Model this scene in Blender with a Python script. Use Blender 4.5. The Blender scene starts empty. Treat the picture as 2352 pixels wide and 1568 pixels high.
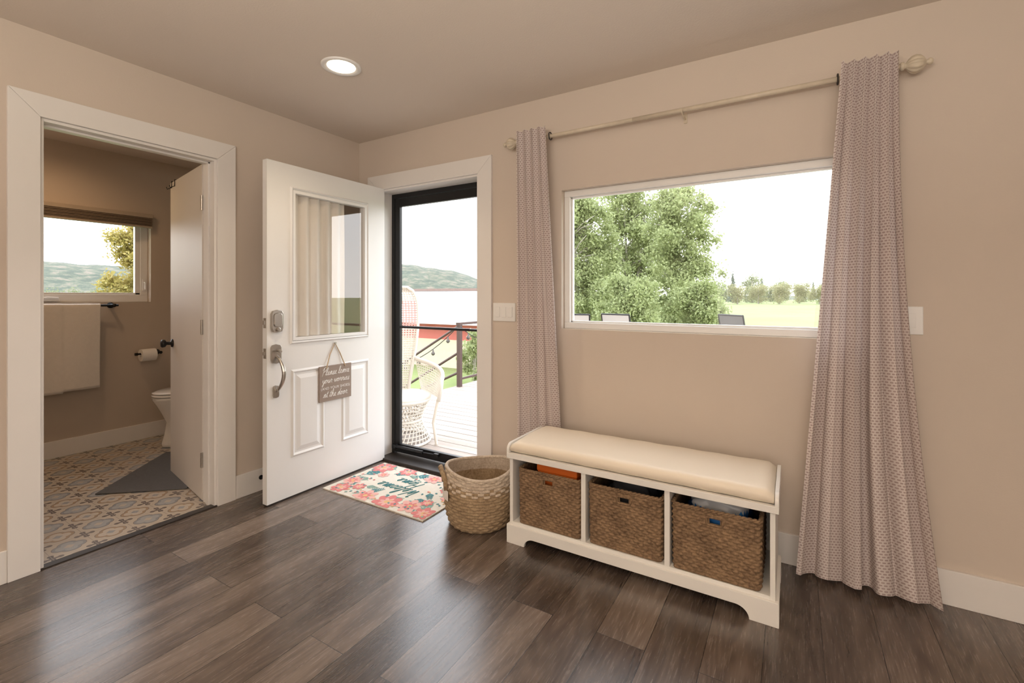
import bpy, bmesh, math, random
import numpy as np
from mathutils import Vector, Matrix
random.seed(7); rng=np.random.default_rng(7)
S=bpy.context.scene
COL=S.collection
pi=math.pi
try:
    S.view_settings.view_transform='Standard'
    S.view_settings.look='None'
    S.view_settings.exposure=0.16
except Exception as e: print(e)

# ---------------------------------------------------------------- nodes
def newmat(name):
    m=bpy.data.materials.new(name); m.use_nodes=True
    nt=m.node_tree
    return m,nt,nt.nodes['Principled BSDF'],nt.nodes['Material Output']
def N(nt,t,**k):
    n=nt.nodes.new(t)
    for a,b in k.items(): setattr(n,a,b)
    return n
def setin(nt,sock,v):
    if isinstance(v,bpy.types.NodeSocket): nt.links.new(v,sock)
    else:
        if isinstance(v,(tuple,list)) and len(v)==3 and sock.type=='RGBA': v=(*v,1)
        sock.default_value=v
def M(nt,op,a,b=None,c=None):
    n=N(nt,'ShaderNodeMath',operation=op)
    setin(nt,n.inputs[0],a)
    if b is not None: setin(nt,n.inputs[1],b)
    if c is not None: setin(nt,n.inputs[2],c)
    return n.outputs[0]
def MIX(nt,f,a,b,blend='MIX'):
    n=N(nt,'ShaderNodeMix',data_type='RGBA',blend_type=blend)
    setin(nt,n.inputs['Factor'],f)
    setin(nt,n.inputs[6],a); setin(nt,n.inputs[7],b)
    return n.outputs[2]
def coords(nt,which='Object',scale=(1,1,1),rot=(0,0,0),loc=(0,0,0)):
    tc=N(nt,'ShaderNodeTexCoord'); mp=N(nt,'ShaderNodeMapping')
    nt.links.new(tc.outputs[which],mp.inputs[0])
    mp.inputs['Scale'].default_value=scale; mp.inputs['Rotation'].default_value=rot; mp.inputs['Location'].default_value=loc
    return mp.outputs[0]
def noise(nt,vec,scale,detail=3,rough=.5,out='Fac'):
    n=N(nt,'ShaderNodeTexNoise'); nt.links.new(vec,n.inputs['Vector'])
    n.inputs['Scale'].default_value=scale; n.inputs['Detail'].default_value=detail; n.inputs['Roughness'].default_value=rough
    return n.outputs[out]
def ramp(nt,f,stops):
    n=N(nt,'ShaderNodeValToRGB'); setin(nt,n.inputs[0],f)
    e=n.color_ramp.elements
    while len(e)<len(stops): e.new(.5)
    for i,(p,c) in enumerate(stops): e[i].position=p; e[i].color=(*c,1) if len(c)==3 else c
    return n.outputs[0]
def bump(nt,p,h,strength=.3,dist=.01):
    n=N(nt,'ShaderNodeBump'); n.inputs['Strength'].default_value=strength; n.inputs['Distance'].default_value=dist
    nt.links.new(h,n.inputs['Height']); nt.links.new(n.outputs[0],p.inputs['Normal'])
def pm(name,col,rough=.5,metal=0,var=.05,vs=6,b=None,spec=None,stretch=(1,1,1),coat=0):
    m,nt,p,o=newmat(name)
    v=coords(nt,scale=stretch)
    nz=noise(nt,v,vs)
    c1=tuple(max(0,c*(1-var)) for c in col); c2=tuple(min(1,c*(1+var)) for c in col)
    nt.links.new(MIX(nt,nz,c1,c2),p.inputs['Base Color'])
    p.inputs['Roughness'].default_value=rough; p.inputs['Metallic'].default_value=metal
    if spec is not None: p.inputs['Specular IOR Level'].default_value=spec
    if coat: p.inputs['Coat Weight'].default_value=coat
    if b: bump(nt,p,noise(nt,v,b[0],4),b[1],b[2])
    return m

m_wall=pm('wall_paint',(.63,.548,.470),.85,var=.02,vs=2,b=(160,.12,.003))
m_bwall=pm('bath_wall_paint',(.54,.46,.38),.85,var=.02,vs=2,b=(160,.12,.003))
m_ceil=pm('ceiling_paint',(.70,.625,.55),.9,var=.02,vs=2,b=(120,.2,.004))
m_trim=pm('trim_white',(.79,.765,.74),.4,var=.02,b=(60,.05,.002))
m_door=pm('door_white',(.80,.80,.795),.35,var=.02,b=(90,.06,.002))
m_bdoor=pm('bath_door_paint',(.66,.61,.56),.45,var=.04,vs=4,stretch=(1,1,.1),b=(60,.08,.002))
m_vinyl=pm('vinyl_white',(.82,.81,.79),.35,var=.02)
m_black=pm('black_metal',(.012,.012,.013),.4,metal=.3,var=.1)
m_bronze=pm('dark_bronze',(.05,.042,.038),.45,metal=.4,var=.1)
m_nickel=pm('satin_nickel',(.5,.47,.43),.28,metal=1,var=.05)
m_plate=pm('plate_white',(.82,.81,.79),.35,var=.01)
m_rod=pm('rod_cream',(.62,.54,.42),.4,var=.12,vs=30)
m_bench=pm('bench_white',(.82,.80,.76),.4,var=.03,b=(40,.05,.002))
m_cushion=pm('cushion_cream',(.83,.74,.61),.45,var=.03,vs=3,b=(350,.1,.001))
m_porc=pm('porcelain',(.84,.82,.79),.12,var=.01,coat=.3)
m_towel=pm('towel_terry',(.82,.77,.71),.95,var=.05,vs=40,b=(300,.5,.004))
m_rope=pm('jute_rope',(.50,.38,.25),.9,var=.3,vs=60)
m_paper=pm('paper_white',(.85,.82,.78),.8,var=.02)
m_matgray=pm('bath_mat_gray',(.12,.12,.125),.95,var=.15,vs=80,b=(250,.6,.005))
m_shade=pm('shade_fabric',(.17,.125,.09),.8,var=.1,stretch=(1,1,20))
m_shadel=pm('shade_fabric_light',(.40,.33,.26),.8,var=.1)
m_orange=pm('orange_card',(.75,.16,.02),.5,var=.05)
m_dark=pm('dark_cloth',(.03,.03,.035),.8,var=.2)
m_slingd=pm('charcoal_sling',(.10,.095,.09),.7,var=.1)
m_bag=pm('plastic_bag',(.45,.46,.48),.3,var=.1)
m_blue=pm('blue_plastic',(.03,.16,.45),.35,var=.15)
m_wick=pm('wicker_white',(.68,.63,.56),.7,var=.08,vs=30)
m_wickp=pm('wicker_pink',(.72,.42,.38),.7,var=.08,vs=30)
m_rail=pm('rail_brown',(.07,.035,.03),.5,var=.1)
m_roof=pm('roof_metal',(.75,.75,.77),.4,var=.05,stretch=(6,.2,1))
m_ridge=pm('ridge_brown',(.18,.12,.10),.6)
m_red=pm('red_paint',(.50,.13,.11),.7,var=.1,stretch=(8,8,.3))
m_stucco=pm('beige_stucco',(.60,.51,.40),.9,var=.08,b=(30,.3,.01))
m_bulb=pm('bulb_dark_glass',(.10,.09,.08),.15)
m_bark=pm('bark',(.36,.33,.28),.9,var=.3,vs=8,b=(12,.5,.03))
m_sling=pm('gray_sling',(.40,.36,.33),.7,var=.05)
m_curtsheer=pm('door_curtain_cloth',(.80,.75,.68),.9,var=.05)

def glassmat(name,f0=.05,tint=(1,1,1),gr=0.0):
    m,nt,p,o=newmat(name); nt.nodes.remove(p)
    lw=N(nt,'ShaderNodeLayerWeight'); lw.inputs[0].default_value=.5
    f=M(nt,'ADD',f0,M(nt,'MULTIPLY',M(nt,'POWER',lw.outputs['Facing'],5.0),1-f0))
    t=N(nt,'ShaderNodeBsdfTransparent'); t.inputs[0].default_value=(*tint,1)
    g=N(nt,'ShaderNodeBsdfGlossy'); g.inputs['Roughness'].default_value=gr
    mx=N(nt,'ShaderNodeMixShader'); nt.links.new(f,mx.inputs[0]); nt.links.new(t.outputs[0],mx.inputs[1]); nt.links.new(g.outputs[0],mx.inputs[2])
    nt.links.new(mx.outputs[0],o.inputs[0]); return m
m_glass=glassmat('window_glass',.04)
m_glassd=glassmat('door_glass',.14,(.95,.95,.95))

def emat(name,col,st):
    m,nt,p,o=newmat(name)
    v=coords(nt); nz=noise(nt,v,3)
    p.inputs['Base Color'].default_value=(.9,.9,.9,1)
    nt.links.new(MIX(nt,nz,col,tuple(min(1,c*1.03) for c in col)),p.inputs['Emission Color'])
    p.inputs['Emission Strength'].default_value=st; return m
m_lamp=emat('lamp_diffuser',(1,.85,.62),6)

def woodfloor():
    m,nt,p,o=newmat('laminate_planks')
    tc=N(nt,'ShaderNodeTexCoord'); sp=N(nt,'ShaderNodeSeparateXYZ'); nt.links.new(tc.outputs['Object'],sp.inputs[0])
    x=M(nt,'ADD',sp.outputs[0],FX); y=M(nt,'ADD',sp.outputs[1],FY)
    cb=N(nt,'ShaderNodeCombineXYZ'); nt.links.new(y,cb.inputs[0]); nt.links.new(x,cb.inputs[1])
    br=N(nt,'ShaderNodeTexBrick'); nt.links.new(cb.outputs[0],br.inputs['Vector'])
    br.offset=.37; br.offset_frequency=2; br.inputs['Scale'].default_value=1
    br.inputs['Brick Width'].default_value=1.5; br.inputs['Row Height'].default_value=.178
    br.inputs['Mortar Size'].default_value=.0013; br.inputs['Mortar Smooth'].default_value=.1; br.inputs['Bias'].default_value=0
    br.inputs['Color1'].default_value=(0,0,0,1); br.inputs['Color2'].default_value=(1,1,1,1); br.inputs['Mortar'].default_value=(.5,.5,.5,1)
    rnd=M(nt,'MULTIPLY',br.outputs['Color'],1.0)
    off=M(nt,'MULTIPLY',rnd,37.0)
    c2=N(nt,'ShaderNodeCombineXYZ'); nt.links.new(M(nt,'MULTIPLY',x,8.0),c2.inputs[0]); nt.links.new(M(nt,'MULTIPLY',y,1.0),c2.inputs[1]); nt.links.new(off,c2.inputs[2])
    n1=noise(nt,c2.outputs[0],1.0,5,.58)
    c3=N(nt,'ShaderNodeCombineXYZ'); nt.links.new(M(nt,'MULTIPLY',x,170.0),c3.inputs[0]); nt.links.new(M(nt,'MULTIPLY',y,10.0),c3.inputs[1]); nt.links.new(off,c3.inputs[2])
    n2=noise(nt,c3.outputs[0],1.0,3,.6)
    # cathedral grain: contour bands of a low-frequency stretched noise
    c4=N(nt,'ShaderNodeCombineXYZ'); nt.links.new(M(nt,'MULTIPLY',x,5.0),c4.inputs[0]); nt.links.new(M(nt,'MULTIPLY',y,.55),c4.inputs[1]); nt.links.new(off,c4.inputs[2])
    n3=noise(nt,c4.outputs[0],1.0,2,.45)
    bands=M(nt,'MULTIPLY',M(nt,'ADD',M(nt,'SINE',M(nt,'MULTIPLY',n3,150.0)),1.0),.5)
    f=M(nt,'ADD',M(nt,'MULTIPLY',n1,.56),M(nt,'ADD',M(nt,'MULTIPLY',n2,.20),M(nt,'ADD',M(nt,'MULTIPLY',bands,.065),M(nt,'MULTIPLY',rnd,.17))))
    col=ramp(nt,f,[(.35,(.050,.034,.026)),(.49,(.103,.075,.058)),(.60,(.168,.127,.101)),(.76,(.27,.215,.178))])
    col=MIX(nt,br.outputs['Fac'],col,(.022,.016,.013))
    nt.links.new(col,p.inputs['Base Color'])
    r=M(nt,'ADD',M(nt,'MULTIPLY',n2,.14),.19)
    nt.links.new(r,p.inputs['Roughness']); p.inputs['Specular IOR Level'].default_value=.95
    h=M(nt,'SUBTRACT',M(nt,'MULTIPLY',n2,.25),M(nt,'MULTIPLY',br.outputs['Fac'],1.0))
    bump(nt,p,h,.2,.002)
    return m
FX=0;FY=0
def tilefloor():
    m,nt,p,o=newmat('encaustic_tile')
    tc=N(nt,'ShaderNodeTexCoord'); sp=N(nt,'ShaderNodeSeparateXYZ'); nt.links.new(tc.outputs['Object'],sp.inputs[0])
    T=.165
    X=M(nt,'DIVIDE',M(nt,'ADD',sp.outputs[0],10.0),T); Y=M(nt,'DIVIDE',M(nt,'ADD',sp.outputs[1],10.0),T)
    fx=M(nt,'SUBTRACT',M(nt,'FRACT',X),.5); fy=M(nt,'SUBTRACT',M(nt,'FRACT',Y),.5)
    px=M(nt,'ABSOLUTE',fx); py=M(nt,'ABSOLUTE',fy)
    qx=M(nt,'SUBTRACT',.5,px); qy=M(nt,'SUBTRACT',.5,py)
    def ln(a,b,ca,cb):
        return M(nt,'SQRT',M(nt,'ADD',M(nt,'POWER',M(nt,'SUBTRACT',a,ca),2),M(nt,'POWER',M(nt,'SUBTRACT',b,cb),2)))
    dq=M(nt,'MINIMUM',ln(px,py,.17,0),ln(px,py,0,.17))
    cell=M(nt,'FLOORED_MODULO',M(nt,'ADD',M(nt,'FLOOR',X),M(nt,'FLOOR',Y)),2.0)
    base=(.52,.455,.375)
    ring=MIX(nt,cell,(.36,.24,.13),(.24,.26,.29))
    inner=MIX(nt,cell,(.54,.48,.41),(.35,.37,.39))
    c=MIX(nt,M(nt,'LESS_THAN',dq,.235),base,(.20,.16,.14))
    c=MIX(nt,M(nt,'LESS_THAN',dq,.215),c,ring)
    c=MIX(nt,M(nt,'LESS_THAN',dq,.145),c,inner)
    dia=M(nt,'ADD',px,py)
    c=MIX(nt,M(nt,'LESS_THAN',dia,.13),c,MIX(nt,cell,(.30,.32,.35),(.5,.44,.37)))
    arm=M(nt,'MINIMUM',M(nt,'MAXIMUM',M(nt,'MULTIPLY',qx,4.5),qy),M(nt,'MAXIMUM',M(nt,'MULTIPLY',qy,4.5),qx))
    dk=(.085,.06,.052)
    c=MIX(nt,M(nt,'LESS_THAN',arm,.23),c,dk)
    dt=M(nt,'MINIMUM',ln(qx,qy,.18,0),ln(qx,qy,0,.18))
    c=MIX(nt,M(nt,'LESS_THAN',dt,.075),c,dk)
    c=MIX(nt,M(nt,'LESS_THAN',M(nt,'ADD',qx,qy),.10),c,dk)
    gr=M(nt,'LESS_THAN',M(nt,'MINIMUM',qx,qy),.007)
    c=MIX(nt,gr,c,(.30,.26,.22))
    nz=noise(nt,tc.outputs['Object'],30,4)
    c=MIX(nt,M(nt,'MULTIPLY',nz,.35),c,(.40,.36,.32))
    nt.links.new(c,p.inputs['Base Color']); p.inputs['Roughness'].default_value=.4
    return m
def curtainmat():
    m,nt,p,o=newmat('curtain_dash_cloth')
    tc=N(nt,'ShaderNodeTexCoord')
    br=N(nt,'ShaderNodeTexBrick'); nt.links.new(tc.outputs['UV'],br.inputs['Vector'])
    br.offset=.5; br.inputs['Scale'].default_value=1
    br.inputs['Brick Width'].default_value=.0165; br.inputs['Row Height'].default_value=.0115
    br.inputs['Mortar Size'].default_value=.0034; br.inputs['Mortar Smooth'].default_value=.3
    br.inputs['Color1'].default_value=(.42,.325,.305,1); br.inputs['Color2'].default_value=(.46,.355,.335,1); br.inputs['Mortar'].default_value=(.72,.65,.62,1)
    nt.links.new(br.outputs['Color'],p.inputs['Base Color']); p.inputs['Roughness'].default_value=.9
    tr=N(nt,'ShaderNodeBsdfTranslucent'); nt.links.new(br.outputs['Color'],tr.inputs[0])
    mx=N(nt,'ShaderNodeMixShader'); mx.inputs[0].default_value=.12
    nt.links.new(p.outputs[0],mx.inputs[1]); nt.links.new(tr.outputs[0],mx.inputs[2]); nt.links.new(mx.outputs[0],o.inputs[0])
    return m
def seagrass(name,c1,c2):
    m,nt,p,o=newmat(name)
    v=coords(nt); n1=noise(nt,v,90,4,.7); n2=noise(nt,v,14,3)
    f=M(nt,'ADD',M(nt,'MULTIPLY',n1,.65),M(nt,'MULTIPLY',n2,.35))
    nt.links.new(ramp(nt,f,[(.32,c1),(.68,c2)]),p.inputs['Base Color']); p.inputs['Roughness'].default_value=.8
    bump(nt,p,n1,.5,.002); return m
def leafmat(name,c1,c2,tl=.45):
    m,nt,p,o=newmat(name)
    g=N(nt,'ShaderNodeNewGeometry'); col=MIX(nt,g.outputs['Random Per Island'],c1,c2)
    n=noise(nt,coords(nt),.6,2); col=MIX(nt,n,col,tuple(min(1,c*1.2) for c in c2))
    nt.links.new(col,p.inputs['Base Color']); p.inputs['Roughness'].default_value=.6
    tr=N(nt,'ShaderNodeBsdfTranslucent'); nt.links.new(col,tr.inputs[0])
    mx=N(nt,'ShaderNodeMixShader'); mx.inputs[0].default_value=tl
    nt.links.new(p.outputs[0],mx.inputs[1]); nt.links.new(tr.outputs[0],mx.inputs[2]); nt.links.new(mx.outputs[0],o.inputs[0])
    return m
def groundmat():
    m,nt,p,o=newmat('meadow_grass')
    v=coords(nt); a=noise(nt,v,.12,4,.6); b=noise(nt,v,6,4,.7)
    f=M(nt,'ADD',M(nt,'MULTIPLY',a,.6),M(nt,'MULTIPLY',b,.4))
    nt.links.new(ramp(nt,f,[(.3,(.13,.175,.045)),(.5,(.18,.23,.07)),(.7,(.25,.25,.11))]),p.inputs['Base Color']); p.inputs['Roughness'].default_value=.95
    return m
def hillmat():
    m,nt,p,o=newmat('hill_scrub')
    v=coords(nt,scale=(1,1,2)); a=noise(nt,v,.16,6,.75); b=noise(nt,v,.03,3)
    c=ramp(nt,a,[(.44,(.045,.058,.036)),(.52,(.09,.10,.06)),(.62,(.19,.15,.11))])
    c=MIX(nt,M(nt,'ADD',M(nt,'MULTIPLY',b,.30),.05),c,(.15,.17,.155))
    nt.links.new(c,p.inputs['Base Color']); p.inputs['Roughness'].default_value=1
    return m
def deckmat():
    m,nt,p,o=newmat('deck_boards')
    v=coords(nt,scale=(.8,14,1)); a=noise(nt,v,1.5,4,.6)
    nt.links.new(ramp(nt,a,[(.3,(.28,.225,.19)),(.7,(.42,.365,.315))]),p.inputs['Base Color']); p.inputs['Roughness'].default_value=.7
    return m
m_tile=tilefloor(); m_curt=curtainmat()
m_sea=seagrass('seagrass',(.090,.050,.026),(.35,.225,.125)); m_sea2=seagrass('seagrass_light',(.20,.13,.07),(.50,.37,.23)); m_seaw=seagrass('seagrass_white',(.36,.27,.19),(.72,.63,.52))
m_leaf=leafmat('cottonwood_leaves',(.19,.23,.095),(.36,.40,.19)); m_leafy=leafmat('yellowing_leaves',(.24,.24,.07),(.44,.35,.12)); m_leafd=leafmat('far_leaves',(.15,.18,.10),(.25,.27,.15)); m_leafg=leafmat('far_shrub_leaves',(.20,.22,.10),(.32,.30,.16)); m_conif=leafmat('conifer_needles',(.08,.115,.09),(.14,.17,.13),.2)
m_ground=groundmat(); m_hill=hillmat(); m_deck=deckmat()

# ---------------------------------------------------------------- builders
def tag(o,label=None,category=None,kind=None,group=None):
    if label: o['label']=label
    if category: o['category']=category
    if kind: o['kind']=kind
    if group: o['group']=group
    return o
def thing(name,label,category,loc=(0,0,0),rz=0,kind=None,group=None):
    e=bpy.data.objects.new(name,None); e.location=loc; e.rotation_euler=(0,0,rz); e.empty_display_size=.05
    COL.objects.link(e); return tag(e,label,category,kind,group)
class MB:
    def __init__(s): s.v=[];s.f=[];s.m=[];s.uv=None
    def add(s,vs,fs,mi=0):
        o=len(s.v); s.v+= [tuple(v) for v in vs]; s.f+=[tuple(i+o for i in f) for f in fs]; s.m+=[mi]*len(fs); return s
    def box(s,x0,x1,y0,y1,z0,z1,mi=0):
        if x0>x1:x0,x1=x1,x0
        if y0>y1:y0,y1=y1,y0
        if z0>z1:z0,z1=z1,z0
        return s.add([(x0,y0,z0),(x1,y0,z0),(x1,y1,z0),(x0,y1,z0),(x0,y0,z1),(x1,y0,z1),(x1,y1,z1),(x0,y1,z1)],
          [(0,3,2,1),(4,5,6,7),(0,1,5,4),(1,2,6,5),(2,3,7,6),(3,0,4,7)],mi)
    def prism(s,poly,plane,a0,a1,mi=0):
        def P(u,v,a): return {'xz':(u,a,v),'yz':(a,u,v),'xy':(u,v,a)}[plane]
        n=len(poly); vs=[P(u,v,a0) for u,v in poly]+[P(u,v,a1) for u,v in poly]
        fs=[tuple(range(n)),tuple(range(2*n-1,n-1,-1))]+[(i,(i+1)%n,n+(i+1)%n,n+i) for i in range(n)]
        return s.add(vs,fs,mi)
    def tube(s,pts,r,n=8,closed=False,mi=0):
        pts=[Vector(p) for p in pts]; k=len(pts); R=r if isinstance(r,(list,tuple)) else [r]*k
        vs=[];nrm=None
        for i,p in enumerate(pts):
            if closed: t=(pts[(i+1)%k]-pts[i-1]).normalized()
            else: t=(pts[min(i+1,k-1)]-pts[max(i-1,0)]).normalized()
            if nrm is None:
                nrm=t.orthogonal().normalized()
            else:
                nrm=(nrm-t*nrm.dot(t)); 
                if nrm.length<1e-6: nrm=t.orthogonal()
                nrm.normalize()
            b=t.cross(nrm)
            for j in range(n):
                a=2*pi*j/n; vs.append(p+(nrm*math.cos(a)+b*math.sin(a))*R[i])
        fs=[]
        for i in range(k if closed else k-1):
            i2=(i+1)%k
            for j in range(n): fs.append((i*n+j,i*n+(j+1)%n,i2*n+(j+1)%n,i2*n+j))
        if not closed: fs+=[tuple(range(n-1,-1,-1)),tuple((k-1)*n+j for j in range(n))]
        return s.add(vs,fs,mi)
    def lathe(s,prof,c=(0,0,0),n=24,axis='z',flute=None,mi=0,cap=True,sx=1,sy=1):
        vs=[]
        for r,h in prof:
            for j in range(n):
                a=2*pi*j/n; rr=r*(flute(a,h) if flute else 1)
                u,v=rr*math.cos(a)*sx,rr*math.sin(a)*sy
                q={'z':(u,v,h),'x':(h,u,v),'y':(v,h,u)}[axis]
                vs.append((q[0]+c[0],q[1]+c[1],q[2]+c[2]))
        fs=[]
        for i in range(len(prof)-1):
            for j in range(n): fs.append((i*n+j,i*n+(j+1)%n,(i+1)*n+(j+1)%n,(i+1)*n+j))
        if cap: fs+=[tuple(range(n-1,-1,-1)),tuple((len(prof)-1)*n+j for j in range(n))]
        return s.add(vs,fs,mi)
    def grid(s,fn,nu,nv,mi=0,closeu=False,skip=None):
        vs=[fn(i/(nu),j/nv) for j in range(nv+1) for i in range(nu if closeu else nu+1)]
        w=nu if closeu else nu+1; fs=[]
        for j in range(nv):
            for i in range(nu):
                if skip and skip((i+.5)/nu,(j+.5)/nv): continue
                fs.append((j*w+i,j*w+(i+1)%w,(j+1)*w+(i+1)%w,(j+1)*w+i))
        return s.add(vs,fs,mi)
    def obj(s,name,mats,parent=None,label=None,bevel=0,smooth=False,seg=2,recalc=True,cat=None,kind=None,group=None,origin=True,uvs=None):
        if not isinstance(mats,(list,tuple)): mats=[mats]
        A=np.array(s.v,dtype=float)
        c=(A.min(0)+A.max(0))/2 if origin else np.zeros(3)
        me=bpy.data.meshes.new(name); me.from_pydata((A-c).tolist(),[],s.f)
        for m in mats: me.materials.append(m)
        if len(mats)>1: me.polygons.foreach_set('material_index',s.m)
        if uvs is not None:
            ul=me.uv_layers.new(name='UVMap')
            li=np.zeros(len(me.loops),dtype=np.int32); me.loops.foreach_get('vertex_index',li)
            ul.data.foreach_set('uv',np.array(uvs)[li].ravel())
        if recalc:
            bm=bmesh.new(); bm.from_mesh(me); bmesh.ops.recalc_face_normals(bm,faces=bm.faces); bm.to_mesh(me); bm.free()
        if smooth: me.polygons.foreach_set('use_smooth',[True]*len(me.polygons))
        me.update()
        o=bpy.data.objects.new(name,me); o.location=c; COL.objects.link(o)
        if parent: o.parent=parent
        if bevel:
            b=o.modifiers.new('bevel','BEVEL'); b.width=bevel; b.segments=seg; b.limit_method='ANGLE'; b.angle_limit=math.radians(40)
        return tag(o,label,cat,kind,group)
def B(name,x0,x1,y0,y1,z0,z1,mat,parent=None,bevel=0,**k): return MB().box(x0,x1,y0,y1,z0,z1).obj(name,mat,parent,bevel=bevel,**k)
def pane(name,vs,mat,parent): return MB().add(vs,[(0,1,2,3)]).obj(name,mat,parent,recalc=False)
def textmesh(name,s,size,mat,parent,mat4,shear=0,extrude=.0006,offset=0,space=1):
    cu=bpy.data.curves.new(name+'_c','FONT'); cu.body=s; cu.size=size; cu.align_x='CENTER'; cu.align_y='CENTER'; cu.shear=shear; cu.extrude=extrude; cu.offset=offset; cu.space_character=space
    t=bpy.data.objects.new(name+'_t',cu); COL.objects.link(t)
    dg=bpy.context.evaluated_depsgraph_get(); me=bpy.data.meshes.new_from_object(t.evaluated_get(dg))
    bpy.data.objects.remove(t)
    me.transform(mat4.to_3x3().to_4x4()); me.materials.clear(); me.materials.append(mat); me.name=name
    o=bpy.data.objects.new(name,me); o.location=mat4.to_translation(); o.parent=parent; COL.objects.link(o); return o
SC={
'a':(1.0,[[(0,0),(.3,.5),(.72,.9),(.45,1),(.15,.5),(.33,0),(.65,.4),(.78,.95),(.76,.3),(.88,0),(1.0,.08)]]),
'e':(.8,[[(0,0),(.45,.45),(.58,.82),(.4,1),(.18,.6),(.3,.08),(.55,0),(.8,.1)]]),
'l':(.58,[[(0,0),(.38,1),(.5,1.9),(.35,2.15),(.2,1.5),(.22,.3),(.38,0),(.58,.08)]]),
's':(.75,[[(0,0),(.32,.6),(.45,1.08),(.52,.6),(.55,.2),(.36,-.02),(.15,.12)],[(.40,-.02),(.58,0),(.75,.08)]]),
'v':(.9,[[(0,.5),(.15,.98),(.3,.6),(.4,0),(.6,.5),(.68,1),(.9,.8)]]),
'y':(.9,[[(0,.4),(.12,.98),(.2,.3),(.4,0),(.62,.4),(.74,1),(.66,0),(.45,-.9),(.2,-.95),(.35,-.4),(.9,.1)]]),
'o':(.95,[[(0,.1),(.2,.6),(.5,1),(.22,.85),(.12,.4),(.32,0),(.62,.3),(.62,.8),(.46,1),(.7,.82),(.95,.8)]]),
'u':(1.0,[[(0,.2),(.15,.98),(.2,.3),(.4,0),(.62,.3),(.74,.98),(.72,.3),(.85,0),(1.0,.08)]]),
'r':(.85,[[(0,.1),(.2,.8),(.25,1.12),(.35,.9),(.58,.9),(.52,.3),(.65,0),(.85,.08)]]),
'w':(1.2,[[(0,.4),(.12,.98),(.18,.3),(.35,0),(.55,.4),(.6,.92),(.65,.3),(.8,0),(.98,.4),(1.02,1),(1.2,.8)]]),
'i':(.55,[[(0,0),(.2,.6),(.25,.98),(.26,.3),(.38,0),(.55,.08)],[(.3,1.45),(.34,1.5)]]),
't':(.65,[[(0,0),(.25,.8),(.36,1.75),(.28,.8),(.31,.2),(.46,0),(.65,.08)],[(.02,1.15),(.6,1.25)]]),
'h':(1.0,[[(0,0),(.35,1),(.45,1.9),(.3,2.15),(.18,1.4),(.15,0),(.33,.7),(.58,1),(.72,.7),(.72,.2),(.85,0),(1.0,.08)]]),
'd':(1.05,[[(0,0),(.3,.5),(.72,.9),(.45,1),(.15,.5),(.33,0),(.68,.5),(.9,2.1),(.8,.8),(.82,.2),(.93,0),(1.05,.08)]]),
'c':(.75,[[(0,0),(.4,.6),(.58,.88),(.38,1),(.15,.5),(.33,0),(.75,.1)]]),
'm':(1.25,[[(0,0),(.12,.85),(.2,.95),(.18,0),(.35,.8),(.5,.95),(.53,0),(.72,.8),(.87,.95),(.92,.3),(1.05,0),(1.25,.08)]]),
'P':(1.1,[[(.4,1.95),(.25,.9),(.1,-.25)],[(-.05,1.4),(.25,2.1),(.85,2.2),(1.05,1.6),(.7,1.05),(.3,1.0)]]),
'W':(1.5,[[(0,1.8),(.22,2),(.35,.8),(.48,0),(.82,1.3),(.95,0),(1.25,1.3),(1.4,2.1)]]),
'H':(1.2,[[(.15,2.1),(.12,1),(0,0)],[(1.05,2.15),(.92,1),(.95,.1),(1.2,.08)],[(0,1.0),(.95,1.1)]]),
'.':(.4,[[(.15,0),(.2,.03)]]),' ':(.55,[])}
def catmull(P,k=6):
    P=[P[0]]+P+[P[-1]]; out=[]
    for i in range(1,len(P)-2):
        p0,p1,p2,p3=[np.array(q,float) for q in P[i-1:i+3]]
        for j in range(k):
            t=j/k; out.append(.5*((2*p1)+(-p0+p2)*t+(2*p0-5*p1+4*p2-p3)*t*t+(-p0+3*p1-3*p2+p3)*t**3))
    out.append(np.array(P[-2],float)); return out
def script(s,width,fn,r,mat,parent,shear=.28):
    x=0;st=[]
    for ch in s:
        adv,L=SC[ch]
        for l in L: st.append([(a+x,b) for a,b in l])
        x+=adv
    k=width/x; mb=MB()
    for l in st:
        pts=[(fn((q[0]-x/2+q[1]*shear)*k,(q[1]-.5)*k)) for q in catmull(l)]
        mb.tube(pts,r,5)
    return mb.obj('lettering',mat,parent,smooth=True)
def copything(src,loc,rz=None,scale=None,label=None):
    n=src.copy(); COL.objects.link(n); n.location=loc
    if rz is not None: n.rotation_euler=(0,0,rz)
    if scale: n.scale=scale
    if label: n['label']=label
    def rec(a,b):
        for ch in a.children:
            c=ch.copy(); COL.objects.link(c); c.parent=b; rec(ch,c)
    rec(src,n); return n

# ---------------------------------------------------------------- room shell
H=2.44
def wall(name,axis,a0,a1,t0,t1,holes,mat,label,z1=H):
    mb=MB(); xs=sorted({a0,a1,*[h[0] for h in holes],*[h[1] for h in holes]})
    for i in range(len(xs)-1):
        c=(xs[i]+xs[i+1])/2; hs=[h for h in holes if h[0]<c<h[1]]
        segs=[(0,z1)]
        for h in hs:
            new=[]
            for (p,q) in segs:
                if h[2]>p: new.append((p,min(q,h[2])))
                if h[3]<q: new.append((max(p,h[3]),q))
            segs=new
        for p,q in segs:
            if axis=='x': mb.box(xs[i],xs[i+1],t0,t1,p,q)
            else: mb.box(t0,t1,xs[i],xs[i+1],p,q)
    return mb.obj(name,mat,None,label,recalc=False,cat='wall',kind='structure')
DX0,DX1,DT=.223,1.150,2.045
WX0,WX1,WZ0,WZ1=1.748,3.20,1.048,1.868
wall('wall_north','x',-2.08,6,0,.16,[(DX0,DX1,-1,DT),(WX0,WX1,WZ0,WZ1)],m_wall,'tan painted wall with entry door and picture window')
BY0,BY1,BT=-1.818,-1.061,2.05
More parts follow.
